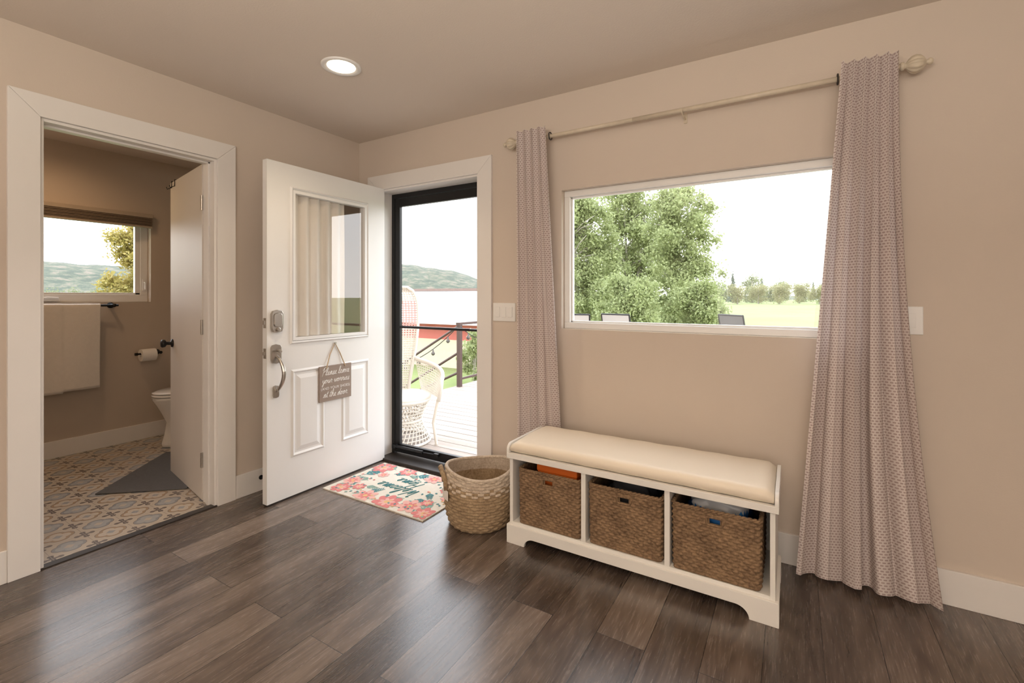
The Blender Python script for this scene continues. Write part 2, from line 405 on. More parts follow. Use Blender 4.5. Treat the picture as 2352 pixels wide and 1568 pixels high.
wall('wall_west','y',-5.5,0,-.12,0,[(BY0,BY1,-1,BT)],m_wall,'tan painted wall with bathroom doorway')
wall('wall_east','y',-5.5,0,6,6.12,[],m_wall,'plain tan painted wall')
wall('wall_south','x',-2.08,6.12,-5.62,-5.5,[],m_wall,'plain tan painted wall')
BX=-1.93
QY0,QY1,QZ0,QZ1=-1.70,-.645,1.19,1.95
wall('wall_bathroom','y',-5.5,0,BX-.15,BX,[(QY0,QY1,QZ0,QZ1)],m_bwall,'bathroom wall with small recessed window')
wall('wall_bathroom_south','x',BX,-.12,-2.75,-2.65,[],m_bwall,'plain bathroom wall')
B('ceiling',-2.08,6.12,-5.62,.16,H,H+.1,m_ceil,label='beige painted ceiling',cat='ceiling',kind='structure')
fo=MB().box(0,6,-5.5,.0,-.1,0); 
FX=3.0-2.124+.178*40; FY=-2.75+.885+1.5*20
m_floor=woodfloor()
fo.obj('floor',m_floor,None,'grey brown wood laminate plank floor',cat='floor',kind='structure')
B('floor_bathroom',BX,0,-2.65,0,-.1,-.002,m_tile,label='patterned encaustic cement tile floor',cat='floor',kind='structure')
B('trim_threshold',-.035,.012,BY0,BY1,-.002,.006,m_bronze,bevel=.002,label='dark strip between tile and laminate',cat='threshold',kind='structure')

def casing_x(name,a0,a1,top,w,label,th=.018):
    mb=MB(); g=.0006
    mb.prism([(a0-w,0),(a0,0),(a0,top),(a0-w,top+w-g)],'xz',-th,0)
    mb.prism([(a1,0),(a1+w,0),(a1+w,top+w-g),(a1,top)],'xz',-th,0)
    mb.prism([(a0-w+g,top+w),(a0+g,top+g),(a1-g,top+g),(a1+w-g,top+w)],'xz',-th,0)
    mb.box(a0,a0+.014,-.004,.16,0,top); mb.box(a1-.014,a1,-.004,.16,0,top); mb.box(a0+.014,a1-.014,-.004,.16,top-.014,top)
    return mb.obj(name,m_trim,None,label,cat='door casing',kind='structure',bevel=.0015)
casing_x('trim_1',DX0,DX1,DT,.108,'white flat casing around the entry door')
mb=MB(); w=.103;g=.0006;a0,a1,top=BY0,BY1,BT
mb.prism([(a0-w,0),(a0,0),(a0,top),(a0-w,top+w-g)],'yz',0,.018)
mb.prism([(a1,0),(a1+w,0),(a1+w,top+w-g),(a1,top)],'yz',0,.018)
mb.prism([(a0-w+g,top+w),(a0+g,top+g),(a1-g,top+g),(a1+w-g,top+w)],'yz',0,.018)
mb.box(-.125,.004,a0,a0+.014,0,top); mb.box(-.125,.004,a1-.014,a1,0,top); mb.box(-.125,.004,a0+.014,a1-.014,top-.014,top)
mb.box(-.075,-.045,a0+.014,a0+.024,0,top-.014);mb.box(-.075,-.045,a1-.024,a1-.014,0,top-.014);mb.box(-.075,-.045,a0+.014,a1-.014,top-.024,top-.014)
mb.obj('trim_2',m_trim,None,'white flat casing around the bathroom doorway',cat='door casing',kind='structure',bevel=.0015)
bb=.14
MB().box(DX1+.108,6,-.014,0,0,bb).obj('baseboard_north',m_trim,None,'white flat baseboard',bevel=.002,cat='baseboard',kind='structure')
MB().box(0,.014,BY1+.103,0,0,bb).box(0,.014,-5.5,BY0-.103,0,bb).obj('baseboard_west',m_trim,None,'white flat baseboard',bevel=.002,cat='baseboard',kind='structure')
MB().box(BX,BX+.014,-2.65,0,0,.13).obj('baseboard_bathroom',m_trim,None,'white flat bathroom baseboard',bevel=.002,cat='baseboard',kind='structure')
B('trim_sill',DX0+.014,DX1-.014,-.02,.17,-.02,.022,m_bronze,bevel=.004,label='dark metal entry door threshold',cat='threshold',kind='structure')

# ---------------------------------------------------------------- windows
w1=thing('window_1','white framed picture window over the bench','window',(WX0,.04,WZ0),kind='structure')
W=WX1-WX0;Hh=WZ1-WZ0;f=.036
MB().box(0,W,0,.06,0,f).box(0,W,0,.06,Hh-f,Hh).box(0,f,0,.06,f,Hh-f).box(W-f,W,0,.06,f,Hh-f).obj('window_frame',m_vinyl,w1,bevel=.003)
MB().box(f,W-f,.02,.045,f,f+.010).box(f,W-f,.02,.045,Hh-f-.010,Hh-f).box(f,f+.010,.02,.045,f,Hh-f).box(W-f-.010,W-f,.02,.045,f,Hh-f).obj('glazing_bead',m_vinyl,w1,bevel=.002)
pane('glass_pane',[(f,.03,f),(W-f,.03,f),(W-f,.03,Hh-f),(f,.03,Hh-f)],m_glass,w1)
w2=thing('window_2','small white bathroom window with hand crank','window',(BX-.06,QY0,QZ0),kind='structure')
W=QY1-QY0;Hh=QZ1-QZ0;f=.055
MB().box(-.06,0,0,W,0,f+.01).box(-.06,0,0,W,Hh-f,Hh).box(-.06,0,0,f,f,Hh-f).box(-.06,0,W-f,W,f,Hh-f).obj('window_frame',m_vinyl,w2,bevel=.004)
MB().box(-.045,-.01,f,W-f,f,f+.025).box(-.045,-.01,W-f-.035,W-f,f,Hh-f).obj('window_sash',m_vinyl,w2,bevel=.003)
pane('glass_pane',[(-.03,f,f),(-.03,W-f,f),(-.03,W-f,Hh-f),(-.03,f,Hh-f)],m_glass,w2)
mb=MB().box(0,.02,.34,.47,.01,.035); mb.tube([(.02,.36,.03),(.03,.40,.04),(.03,.46,.035)],.006); mb.obj('crank_handle',m_vinyl,w2,bevel=.003)
mb=MB().box(0,.008,W-.04,W-.018,.10,.2).tube([(.01,W-.029,.17),(.03,W-.029,.165),(.033,W-.029,.11)],.006); mb.obj('window_latch',m_vinyl,w2)
bl=thing('window_blind','raised brown cellular shade above bathroom window','blind',(BX,-1.16,1.835))
MB().box(.0,.05,-.56,.515,.085,.12).obj('head_rail',m_shadel,bl,bevel=.004)
mb=MB()
for i in range(6): mb.box(.006,.044+.004*(i%2),-.555,.51,.016+i*.0115,.016+i*.0115+.009)
mb.obj('folded_fabric',m_shade,bl,bevel=.002)
MB().box(.004,.047,-.556,.511,0,.014).obj('bottom_rail',m_shadel,bl,bevel=.003)

# ---------------------------------------------------------------- entry door (open 90 deg)
d1=thing('door_1','white entry door with half glass, standing open','door',(.239,-.004,.012),kind='structure')
T0,T1=0,.043
Lw=.918;Hd=2.035
gy0,gy1,gz0,gz1=-.740,-.194,.972,1.864
mb=MB()
mb.box(T0,T1,-Lw,0,0,gz0).box(T0,T1,-Lw,0,gz1,Hd).box(T0,T1,-Lw,gy0,gz0,gz1).box(T0,T1,gy1,0,gz0,gz1)
mb.obj('door_leaf',m_door,d1,recalc=False)
def frame_ring(mb,y0,y1,z0,z1,w,x0,x1):
    for (a,b) in ((0,1),(1,2),(2,3),(3,0)):
        O=[(y0,z0),(y1,z0),(y1,z1),(y0,z1)]; I=[(y0+w,z0+w),(y1-w,z0+w),(y1-w,z1-w),(y0+w,z1-w)]
        mI=[((O[k][0]+I[k][0])/2,(O[k][1]+I[k][1])/2) for k in range(4)]
        vs=[(x0,*O[a]),(x0,*O[b]),(x1,*mI[a]),(x1,*mI[b]),(x0,*I[a]),(x0,*I[b])]
        mb.add(vs,[(0,1,3,2),(2,3,5,4),(0,4,5,1)])
mb=MB()
frame_ring(mb,gy0-.033,gy1+.038,gz0-.040,gz1+.040,.020,T1,T1+.012)
mb.box(T1,T1+.008,gy0-.016,gy0,gz0-.016,gz1+.016).box(T1,T1+.008,gy1,gy1+.018,gz0-.016,gz1+.016).box(T1,T1+.008,gy0,gy1,gz0-.018,gz0).box(T1,T1+.008,gy0,gy1,gz1,gz1+.018)
mb.obj('glass_surround',m_door,d1)
pane('glass_pane',[(.03,gy0,gz0),(.03,gy1,gz0),(.03,gy1,gz1),(.03,gy0,gz1)],m_glassd,d1)
for (a,b) in ((-.765,-.527),(-.392,-.154)):
    mb=MB(); frame_ring(mb,a,b,.235,.775,.024,T1,T1+.008)
    o=[(a+.035,.270),(b-.035,.270),(b-.035,.740),(a+.035,.740)]; i_=[(a+.06,.295),(b-.06,.295),(b-.06,.715),(a+.06,.715)]
    vs=[(T1+.0005,*q) for q in o]+[(T1+.008,*q) for q in i_]
    mb.add(vs,[(4,5,6,7)]+[(k,(k+1)%4,4+(k+1)%4,4+k) for k in range(4)])
    mb.obj('door_panel',m_door,d1)
mb=MB()
def cf(u,v):
    return (.008+.010*math.sin(u*2*pi*5+.6*math.sin(v*3))+.004*math.sin(u*31),gy0-.0+u*.40,gz1-.002-v*(gz1-gz0-.004))
mb.grid(cf,70,8); mb.obj('door_curtain',m_curtsheer,d1,smooth=True,recalc=False)
ky=-.862; kz=1.079
mb=MB()
pr=[(-.037,-.04),(-.03,-.062),(0,-.068),(.03,-.062),(.037,-.04),(.037,.045),(.028,.062),(0,.068),(-.028,.062),(-.037,.045)]
mb.prism([(ky+a,kz+b) for a,b in pr],'yz',T1,T1+.02); mb.prism([(ky+a*.72,kz+.008+b*.62) for a,b in pr],'yz',T1+.02,T1+.026)
mb.lathe([(.012,0),(.012,.012),(.0,.012)],(T1+.02,ky,kz-.048),16,'x')
mb.obj('keypad_deadbolt',m_nickel,d1,bevel=.003,label='satin nickel keypad deadbolt')
mb=MB()
mb.prism([(ky-.004+a*.85,.885+b*.85) for a,b in pr],'yz',T1,T1+.014)
mb.prism([(ky-.004+a*.5,.66+b*.55) for a,b in pr],'yz',T1,T1+.012)
pts=[];
for k in range(15):
    s=k/14; pts.append((T1+.012+.055*math.sin(pi*min(1,s*1.02))**.7 if 0<s<1 else T1+.01, ky-.004+.012*math.sin(pi*s), .875-s*.215))
mb.tube(pts,[.007+.005*math.sin(pi*k/14) for k in range(15)],10)
mb.tube([(T1+.01,ky-.004,.905),(T1+.04,ky-.004,.907),(T1+.055,ky-.004,.90)],[.006,.008,.01],10)
mb.obj('entry_handle',m_nickel,d1,bevel=.002,smooth=False,label='satin nickel grip handle')
mb=MB().box(.010,.035,-Lw-.002,-Lw+.001,1.04,1.10).box(.010,.035,-Lw-.002,-Lw+.001,.86,.92).box(.016,.030,-Lw-.012,-Lw,.88,.90).box(.016,.030,-Lw-.010,-Lw,1.06,1.085)
mb.obj('latch_plate',m_nickel,d1,bevel=.001)
MB().box(.004,.041,-Lw+.003,-.003,-.010,.0).obj('door_sweep',m_bronze,d1)
sg=thing('door_sign','weathered brown wooden plaque with white script hanging on twine','sign',(.2825,-.452,.664))
B('plaque',.002,.014,-.127,.127,-.116,.116,pm('plaque_wood',(.29,.225,.185),.7,var=.15,vs=5,stretch=(1,1,12),b=(40,.2,.002)),sg,bevel=.001)
MB().tube([(.016,-.075,.10),(.006,-.04,.19),(.005,0,.262),(.006,.04,.19),(.016,.075,.10)],.0036,6).obj('twine',m_rope,sg)
MB().lathe([(.004,0),(.004,.012),(.007,.013),(.006,.016)],(0,0,.262),10,'x').obj('nail',m_nickel,sg)
m_white=pm('white_ink',(.88,.87,.86),.6,var=.01)
MX=Matrix(((0,0,1,.0146),(1,0,0,0),(0,1,0,0),(0,0,0,1)))
for s,z,wd in (("Please leave",.068,.215),("your worries",.015,.215),("at the door.",-.078,.200)):
    script(s,wd,lambda a,b,z=z:(.0143,a,z+b),.0016,m_white,sg)
m4=MX.copy(); m4[2][3]=-.032
textmesh('lettering',"(AND YOUR SHOES)",.0245,m_white,sg,m4,0,.0003,-.0002,1.05)

# storm door
d2=thing('door_2','black framed glass storm door','door',(DX0+.014,.115,.022),kind='structure')
W=DX1-DX0-.028;Hh=DT-.014-.022
MB().box(0,.03,0,.035,0,Hh).box(W-.03,W,0,.035,0,Hh).box(.03,W-.03,0,.035,Hh-.035,Hh).obj('outer_frame',m_black,d2,bevel=.002)
MB().box(.032,.080,.004,.032,.01,Hh-.037).box(W-.080,W-.032,.004,.032,.01,Hh-.037).box(.080,W-.080,.004,.032,Hh-.10,Hh-.037).box(.080,W-.080,.004,.032,.01,.075).box(.080,W-.080,.004,.030,.972,.990).obj('storm_leaf',m_black,d2,bevel=.002)
pane('glass_pane',[(.08,.017,.075),(W-.08,.017,.075),(W-.08,.017,Hh-.10),(.08,.017,Hh-.10)],m_glass,d2)
mb=MB().tube([(.06,-.02,.06),(.34,-.02,.06)],.014,10).tube([(.34,-.02,.06),(.46,-.012,.06)],.005,8); mb.box(.03,.07,-.03,.004,.045,.075).box(.44,.48,-.02,.004,.05,.07); mb.obj('door_closer',m_black,d2)
mb=MB().box(W-.075,W-.045,-.006,.004,.93,1.06).tube([(W-.06,-.006,.985),(W-.06,-.035,.985),(W-.12,-.038,.985)],.007,8); mb.obj('lever_handle',m_black,d2)

# bathroom door
d3=thing('door_3','flat painted bathroom door standing open','door',(-.128,-1.078,.008),rz=math.atan2(.133,-.723),kind='structure')
B('door_leaf',0,.728,-.035,0,0,2.03,m_bdoor,d3,bevel=.002)
mb=MB()
mb.lathe([(.028,0),(.028,.008),(.012,.012),(.011,.035),(.026,.045),(.028,.060),(.022,.068),(0.001,.069)],(.668,0,.905),20,'y'); mb.lathe([(.028,0),(.028,-.008),(.012,-.012),(.011,-.035),(.026,-.045),(.028,-.060),(.022,-.068),(0.001,-.069)],(.668,-.035,.905),20,'y')
mb.obj('door_knob',m_black,d3,smooth=True,label='black round knob')
for z in (.2,1.75,1.0):
    MB().box(-.003,.0,-.033,-.002,z,z+.09).lathe([(.006,0),(.006,.09)],(-.004,.004,z),10).obj('hinge',m_nickel,d3)
for xx in (.60,.68):
    MB().tube([(xx,-.040,1.99),(xx,-.040,2.034),(xx,.004,2.034),(xx,.004,1.99),(xx,.03,1.975),(xx,.034,1.99)],.003,6).obj('over_door_hook',m_black,d3)

# ---------------------------------------------------------------- bathroom contents
tb=thing('towel_bar','black round towel bar mounted under bathroom window','towel bar',(BX,-.93,1.165))
for yy in (0,-.61):
    MB().lathe([(.024,0),(.024,.008),(.012,.012),(.012,.07),(.014,.085)],(0,yy,0),18,'x').obj('mounting_post',m_black,tb,smooth=True)
MB().tube([(.07,.03,0),(.07,-.64,0)],.009,12).obj('bar',m_black,tb)
def towel(name,y0,y1,zl,label):
    t=thing(name,label,'towel',(BX+.07,(y0+y1)/2,1.165)); mb=MB(); w=(y1-y0)/2
    def fn(u,v):
        y=-w+2*w*u; L=zl+(.012 if u<.52 else 0)
        s=v*2-1; st=.004*(1/(1+math.exp(-(.52-u)*160)))
        if abs(s)<.08: a=s/.08*pi/2; x=.0145*math.sin(a); z=.0145*math.cos(a)
        else:
            k=(abs(s)-.08)/.92; x=math.copysign(.0145+.006*k*(1+math.sin(u*9+1)),s); z=-k*(L-.03 if s<0 else L)
        x+=st*(1 if s>0 else .0)
        return (x+(.004*math.sin(u*8+v*3)*min(1,abs(s)*2)) ,y+.006*math.sin(v*5)*(u-.5),z+st*.5*(1-abs(s)))
    mb.grid(fn,80,60); o=mb.obj('towel_cloth',m_towel,t,smooth=True,recalc=False)
    so=o.modifiers.new('thick','SOLIDIFY'); so.thickness=.006; so.offset=1
    return t
towel('bath_towel',-1.49,-1.02,.655,'wide white terry bath towel folded over the black bar')
tp=thing('toilet_paper_holder','black wall holder with white toilet paper roll','toilet paper holder',(BX,-.60,.745))
MB().lathe([(.023,0),(.023,.008),(.011,.012),(.011,.07),(.013,.08)],(0,0,0),18,'x').tube([(.068,.01,0),(.068,-.17,0)],.008,10).lathe([(.012,-.185),(.012,-.165)],(.068,0,0),12,'y').obj('holder_arm',m_black,tp,smooth=False)
MB().lathe([(.018,-.145),(.052,-.145),(.052,-.04),(.018,-.04),(.018,-.145)],(.068,0,-.012),28,'y',cap=False).obj('paper_roll',m_paper,tp,smooth=False)
to=thing('toilet','white ceramic toilet with closed lid','toilet',(-1.50,-.46,0))
mb=MB()
secs=[(0,.125,.30,.03),(.03,.13,.305,.03),(.10,.115,.285,.03),(.20,.12,.26,.02),(.28,.15,.265,-.01),(.35,.178,.28,-.03),(.40,.185,.29,-.05),(.415,.18,.285,-.05)]
n=32;vs=[];fs=[]
for z,a,b,cy in secs:
    for j in range(n):
        th=2*pi*j/n; vs.append((a*math.cos(th),cy+b*math.sin(th)*(1 if math.sin(th)<0 else .95),z))
for i in range(len(secs)-1):
    for j in range(n): fs.append((i*n+j,i*n+(j+1)%n,(i+1)*n+(j+1)%n,(i+1)*n+j))
fs+=[tuple(range(n-1,-1,-1)),tuple((len(secs)-1)*n+j for j in range(n))]
mb.add(vs,fs); mb.box(-.10,.10,.12,.42,.05,.41); mb.obj('bowl',m_porc,to,smooth=True,bevel=.01)
for nm,z0,z1,sc in (('toilet_seat',.418,.438,1.0),('toilet_lid',.441,.458,.99)):
    MB().lathe([(.18*sc,z0),(.187*sc,z0+.006),(.187*sc,z1-.006),(.17*sc,z1)],(0,-.05,0),36,'z',sy=1.55).obj(nm,m_porc,to,smooth=True)
MB().box(-.20,.20,.255,.44,.42,.78).obj('tank',m_porc,to,bevel=.02,seg=4)
MB().box(-.21,.21,.245,.445,.78,.815).obj('tank_lid',m_porc,to,bevel=.01,seg=3)
MB().lathe([(.012,0),(.012,.012),(.005,.014)],(-.14,.25,.72),12,'y').tube([(-.14,.238,.72),(-.08,.235,.715)],.006).obj('flush_lever',m_nickel,to)
bm_=thing('bath_mat','dark grey plush rectangular bath mat','bath mat',(-.808,-1.375,0),rz=math.radians(41))
B('mat_pile',0,.52,0,.80,0,.008,m_matgray,bm_,bevel=.004)

# ---------------------------------------------------------------- curtains & rod
ROD=(-.085,2.17)
cr=thing('curtain_rod','cream metal curtain rod with rounded fluted finials','curtain rod',(2.4,ROD[0],ROD[1]))
MB().tube([(-.90,0,0),(-.20,0,0)],.0112,16).tube([(-.20,0,0),(.90,0,0)],.0117,16).obj('rod',m_rod,cr,smooth=True)
for xx,sgn in ((-.90,-1),(.895,1)):
    prof=[(.012,0),(.017,.004),(.017,.012),(.010,.016),(.012,.020),(.022,.026),(.031,.036),(.035,.050),(.031,.064),(.022,.074),(.012,.080),(.008,.084),(.013,.090),(.014,.096),(.009,.102),(.001,.104)]
    mb=MB(); mb.lathe([(r,h*sgn) for r,h in prof],(xx,0,0),64,'x',flute=lambda a,h:(.90+.16*abs(math.cos(5*a))) if .022<abs(h)<.078 else 1)
    mb.obj('finial',m_rod,cr,smooth=True)
for xx in (-.885,.05,.885):
    MB().box(xx-.008,xx+.008,.080,.085,-.04,.01).tube([(xx,.082,-.02),(xx,.03,-.025),(xx,0,-.016)],.004,8).tube([(xx,0.0165*math.cos(t),.0165*math.sin(t)) for t in np.linspace(-pi,0.0,9)],.004,6).obj('bracket',m_rod,cr)
def curtain(label,t0,t1,b0,b1,nf,ampT,ampB,yb,ph,zb,cloth,er,gx,irr):
    c=thing('curtain',label,'curtain',((t0+t1)/2,ROD[0],zb),group='grommet curtains on the rod')
    x0=(t0+t1)/2; zt=ROD[1]+.048; nu=nf*32;nv=60;mb=MB();uv=[]; yt=ROD[0]-.020-ampT
    for j in range(nv+1):
        v=j/nv
        l=t0+(b0-t0)*v; rr=t1+(b1-t1)*v**er; am=ampT+(ampB-ampT)*v; yc=yt+(yb-yt)*min(1,v*1.3)
        for i in range(nu+1):
            u=i/nu; e_=4*u*(1-u); uu=u+(irr*math.sin(2*pi*(u*1.15+.1))+.5*irr*math.sin(2*pi*(u*2.3+v*.3)))*min(1,v*1.5)*e_
            loc=1+.35*math.sin(u*11+ph*3)*min(1,v*1.5)
            s=math.sin(2*pi*nf*uu+ph)+.15*math.sin(4*pi*nf*uu+ph*2+1)*v
            y=yc-am*s*loc
            x=l+(rr-l)*uu+ .006*math.sin(4*pi*nf*u+1)*(0 if i in(0,nu) else 1)
            hem=.010*v*v*v*(s*.8)
            mb.v.append((x-x0,y-ROD[0],zt-(zt-zb)*v-zb+max(-.015,hem))); uv.append((u*cloth,v*(zt-zb)))
    w=nu+1
    for j in range(nv):
        for i in range(nu): mb.f.append((j*w+i,j*w+i+1,(j+1)*w+i+1,(j+1)*w+i)); mb.m.append(0)
    mb.obj('curtain_cloth',m_curt,c,smooth=True,recalc=False,uvs=uv)
    MB().tube([(gx-x0,.021*math.cos(t),ROD[1]-zb+.021*math.sin(t)) for t in np.linspace(0,2*pi,17)[:-1]],.0035,6,closed=True).obj('grommet',m_bronze,c,smooth=True)
    return c
curtain('narrow pinkish dashed curtain between door and window',1.520,1.708,1.50,1.810,4,.020,.021,-.080,.9,.02,.62,1.0,1.716,.03)
curtain('pinkish dashed curtain spreading wide at the floor',3.098,3.282,2.935,3.42,5,.023,.036,-.100,.7,.022,.95,2.0,3.088,.050)

s1=thing('light_switch','white triple rocker switch plate beside the door','light switch',(1.348,0,1.139))
B('switch_plate',-.083,.083,-.006,0,-.058,.058,m_plate,s1,bevel=.002)
for k in (-1,0,1): B('rocker',k*.046-.016,k*.046+.016,-.010,-.005,-.033,.033,m_plate,s1,bevel=.002)
s2=thing('dimmer_switch','white single dimmer plate partly behind curtain','light switch',(3.347,0,1.139))
B('switch_plate',-.036,.036,-.006,0,-.058,.058,m_plate,s2,bevel=.002)
B('slider',-.012,.012,-.009,-.005,-.03,.03,m_plate,s2,bevel=.001)
cl=thing('recessed_light','round white recessed ceiling light switched on','ceiling light',(.905,-.897,H))
MB().lathe([(.10,0),(.10,-.006),(.094,-.009),(.074,-.005),(.068,.0)],(0,0,0),48,cap=False).obj('trim_ring',m_plate,cl,smooth=True)
MB().lathe([(.072,-.001),(.069,-.0045),(.001,-.005)],(0,0,0),40).obj('diffuser',m_lamp,cl,smooth=True)
ds=thing('door_stop','black spring door stop on baseboard','door stop',(.014,-.80,.085))
MB().lathe([(.014,0),(.014,.006),(.006,.008),(.006,.06),(.011,.062),(.011,.075),(.006,.078)],(0,0,0),14,'x').obj('stop_post',m_black,ds,smooth=False)

# ---------------------------------------------------------------- bench
be=thing('storage_bench','white cubby bench with cream padded seat','bench',(2.2825,-.325,0))
hx=.597; yf=-.19; yk=.19
bx=hx-.012
mb=MB(); mb.box(-bx,-bx+.018,yf+.008,yk,.0,.44); mb.box(bx-.018,bx,yf+.008,yk,0,.44)
mb.box(-bx+.018,bx-.018,yk-.008,yk,.09,.44); mb.box(-bx+.018,bx-.018,yf+.008,yk-.008,.088,.106)
mb.obj('bench_carcass',m_bench,be,bevel=.001)
for k,xd in enumerate((-.188,.188)):
    B('divider',xd-.011,xd+.011,yf+.008,yk-.008,.106,.425,m_bench,be,bevel=.001)
def skirt(L0,L1,zt,foot,arch):
    p=[(L0,0),(L0+foot,0)]
    for k in range(1,9):
        a=k/8*pi/2; p.append((L0+foot+.05*(1-math.cos(a)),arch*math.sin(a)*1.0))
    q=[(L0+L1-x,z) for x,z in p[::-1]]
    return p+q+[(L1,zt),(L0,zt)]
mb=MB(); mb.prism(skirt(-hx,hx,.092,.10,.045),'xz',yf-.004,yf+.014); mb.prism(skirt(yf+.014,yk,.092,.06,.045),'yz',hx-.016,hx); mb.prism(skirt(yf+.014,yk,.092,.06,.045),'yz',-hx,-hx+.016)
mb.obj('base_skirt',m_bench,be,bevel=.0015)
mb=MB(); mb.box(-hx,hx,yf-.004,yf+.016,.425,.452); mb.box(-hx+.016,hx-.016,yf+.016,yk,.432,.450); mb.box(-hx,-hx+.016,yf+.016,yk,.425,.452);mb.box(hx-.016,hx,yf+.016,yk,.425,.452)
pe=[(yf-.004,.452)]+[(yf-.004+.035*(1-math.cos(a)),.465+.033*math.sin(a)) for a in np.linspace(0,pi/2,7)]+[(yk-.02,.498),(yk,.48),(yk,.452)]
mb.prism(pe,'yz',-hx,-hx+.014); mb.prism(pe,'yz',hx-.014,hx)
mb.obj('seat_tray',m_bench,be,bevel=.0015)
mb=MB(); nx=40; prof=[]
for a in np.linspace(-pi/2,pi/2,9): prof.append((yf+.004-.0+.028-.030*math.cos(a)-.002,.480+.029*math.sin(a)*1.0))
for k in range(1,12): 
    s=k/12; prof.append((yf+.03+(yk-.03-yf-.03)*s,.509+.006*math.sin(pi*s)))
for a in np.linspace(pi/2,-pi/2,7): prof.append((yk-.03+.025*math.cos(a),.480+.029*math.sin(a)))
vs=[];fs=[];n=len(prof)
X0=-hx+.016;X1=hx-.016
for i in range(nx+1):
    u=i/nx; x=X0+(X1-X0)*u; e=min(u,1-u)*(X1-X0); k=1 if e>.03 else math.sqrt(max(0,1-(1-e/.03)**2))*.35+.65
    for y,z in prof: vs.append((x,y*(.985+.015*k),.452+(z-.452)*k+(.001*math.sin(x*37+y*9))))
for i in range(nx):
    for j in range(n): fs.append((i*n+j,i*n+(j+1)%n,(i+1)*n+(j+1)%n,(i+1)*n+j))
fs+=[tuple(range(n)),tuple(nx*n+j for j in range(n-1,-1,-1))]
mb.add(vs,fs); mb.obj('seat_cushion',m_cushion,be,smooth=True,label='cream vinyl padded cushion')

def perim(w,d,r,s):
    segs=[('l',(0,-d/2),(w/2-r,-d/2)),('a',(w/2-r,-d/2+r),-pi/2),('l',(w/2,-d/2+r),(w/2,d/2-r)),('a',(w/2-r,d/2-r),0),('l',(w/2-r,d/2),(-w/2+r,d/2)),('a',(-w/2+r,d/2-r),pi/2),('l',(-w/2,d/2-r),(-w/2,-d/2+r)),('a',(-w/2+r,-d/2+r),pi),('l',(-w/2+r,-d/2),(0,-d/2))]
    Ls=[(Vector(q[2])-Vector(q[1])).length if q[0]=='l' else r*pi/2 for q in segs]; tot=sum(Ls); t=s*tot
    for q,L in zip(segs,Ls):
        if t<=L+1e-9:
            if q[0]=='l':
                a=Vector(q[1]);b=Vector(q[2]); p=a+(b-a)*(t/L); dd=(b-a).normalized(); return p.x,p.y,dd.y,-dd.x
            a=q[2]+t/L*pi/2; return q[1][0]+r*math.cos(a),q[1][1]+r*math.sin(a),math.cos(a),math.sin(a)
        t-=L
    p=segs[0][1]; return p[0],p[1],0,-1
def basket(loc,label,w=.331,d=.345,h=.268):
    b=thing('storage_basket',label,'basket',loc,group='seagrass baskets in the bench')
    mb=MB(); r=.022; tot=2*(w+d)-8*r+2*pi*r; nc=round(tot/.019)//2*2; rows=23
    def fn(u,v):
        x,y,nx,ny=perim(w,d,r,u%1.0)
        fl=.985+.015*v; row=min(int(v*rows),rows-1); fr=v*rows-row
        prof=math.sqrt(max(0,1-(2*fr-1)**2))
        o=.0052*prof*(.45+.55*math.cos(pi*(u*nc+row)))
        return (x*fl+nx*o,y*fl+ny*o,v*h)
    hw=.030/tot
    def skip(u,v):
        uu=min(u,1-u); return uu<hw and .80<v<.915
    mb.grid(fn,nc*6,rows*5,closeu=True,skip=skip)
    mb.grid(lambda u,v:(lambda q:(q[0]*.95-0,q[1]*.95,.01+v*(h-.01)))(perim(w,d,r,u%1.0)),64,26,closeu=True,skip=skip)
    mb.box(-w/2+.02,w/2-.02,-d/2+.02,d/2-.02,.002,.008)
    mb.obj('basket_body',m_sea,b,smooth=True,recalc=False)
    mb=MB(); 
    for ph in (0,pi):
        pts=[]; K=260
        for k in range(K):
            x,y,nx,ny=perim(w-.004,d-.004,r,k/K); a=k/K*2*pi*34+ph; pts.append((x+nx*.004*math.cos(a),y+ny*.004*math.cos(a),h+.004*math.sin(a)))
        mb.tube(pts,.0055,6,closed=True)
    mb.obj('rim_braid',m_sea,b,smooth=True)
    zz0,zz1=h*.80,h*.915; pts=[(-.030,-d/2,zz0),(.030,-d/2,zz0),(.030,-d/2,zz1),(-.030,-d/2,zz1)]
    P=[]
    for k in range(4):
        a=Vector(pts[k]);c=Vector(pts[(k+1)%4]); P+= [a.lerp(c,t) for t in (.1,.5,.9)]
    MB().tube(P,.005,6,closed=True).obj('handle_hole_rim',m_sea,b,smooth=True)
    return b
by=-.332
bk=basket((1.911,by,.107),'woven seagrass basket holding an orange box')
copything(bk,(2.283,by+.003,.107),0,label='woven seagrass basket holding dark cloth'); copything(bk,(2.655,by,.107),0,label='woven seagrass basket holding a plastic bag')
ob=thing('cardboard_box','bright orange flat cardboard box inside a basket','box',(1.935,by-.01,.121)); B('carton',-.105,.105,-.115,.12,0,.272,m_orange,ob,bevel=.003); B('carton_lid',-.108,.108,-.118,.123,.25,.280,m_orange,ob,bevel=.003)
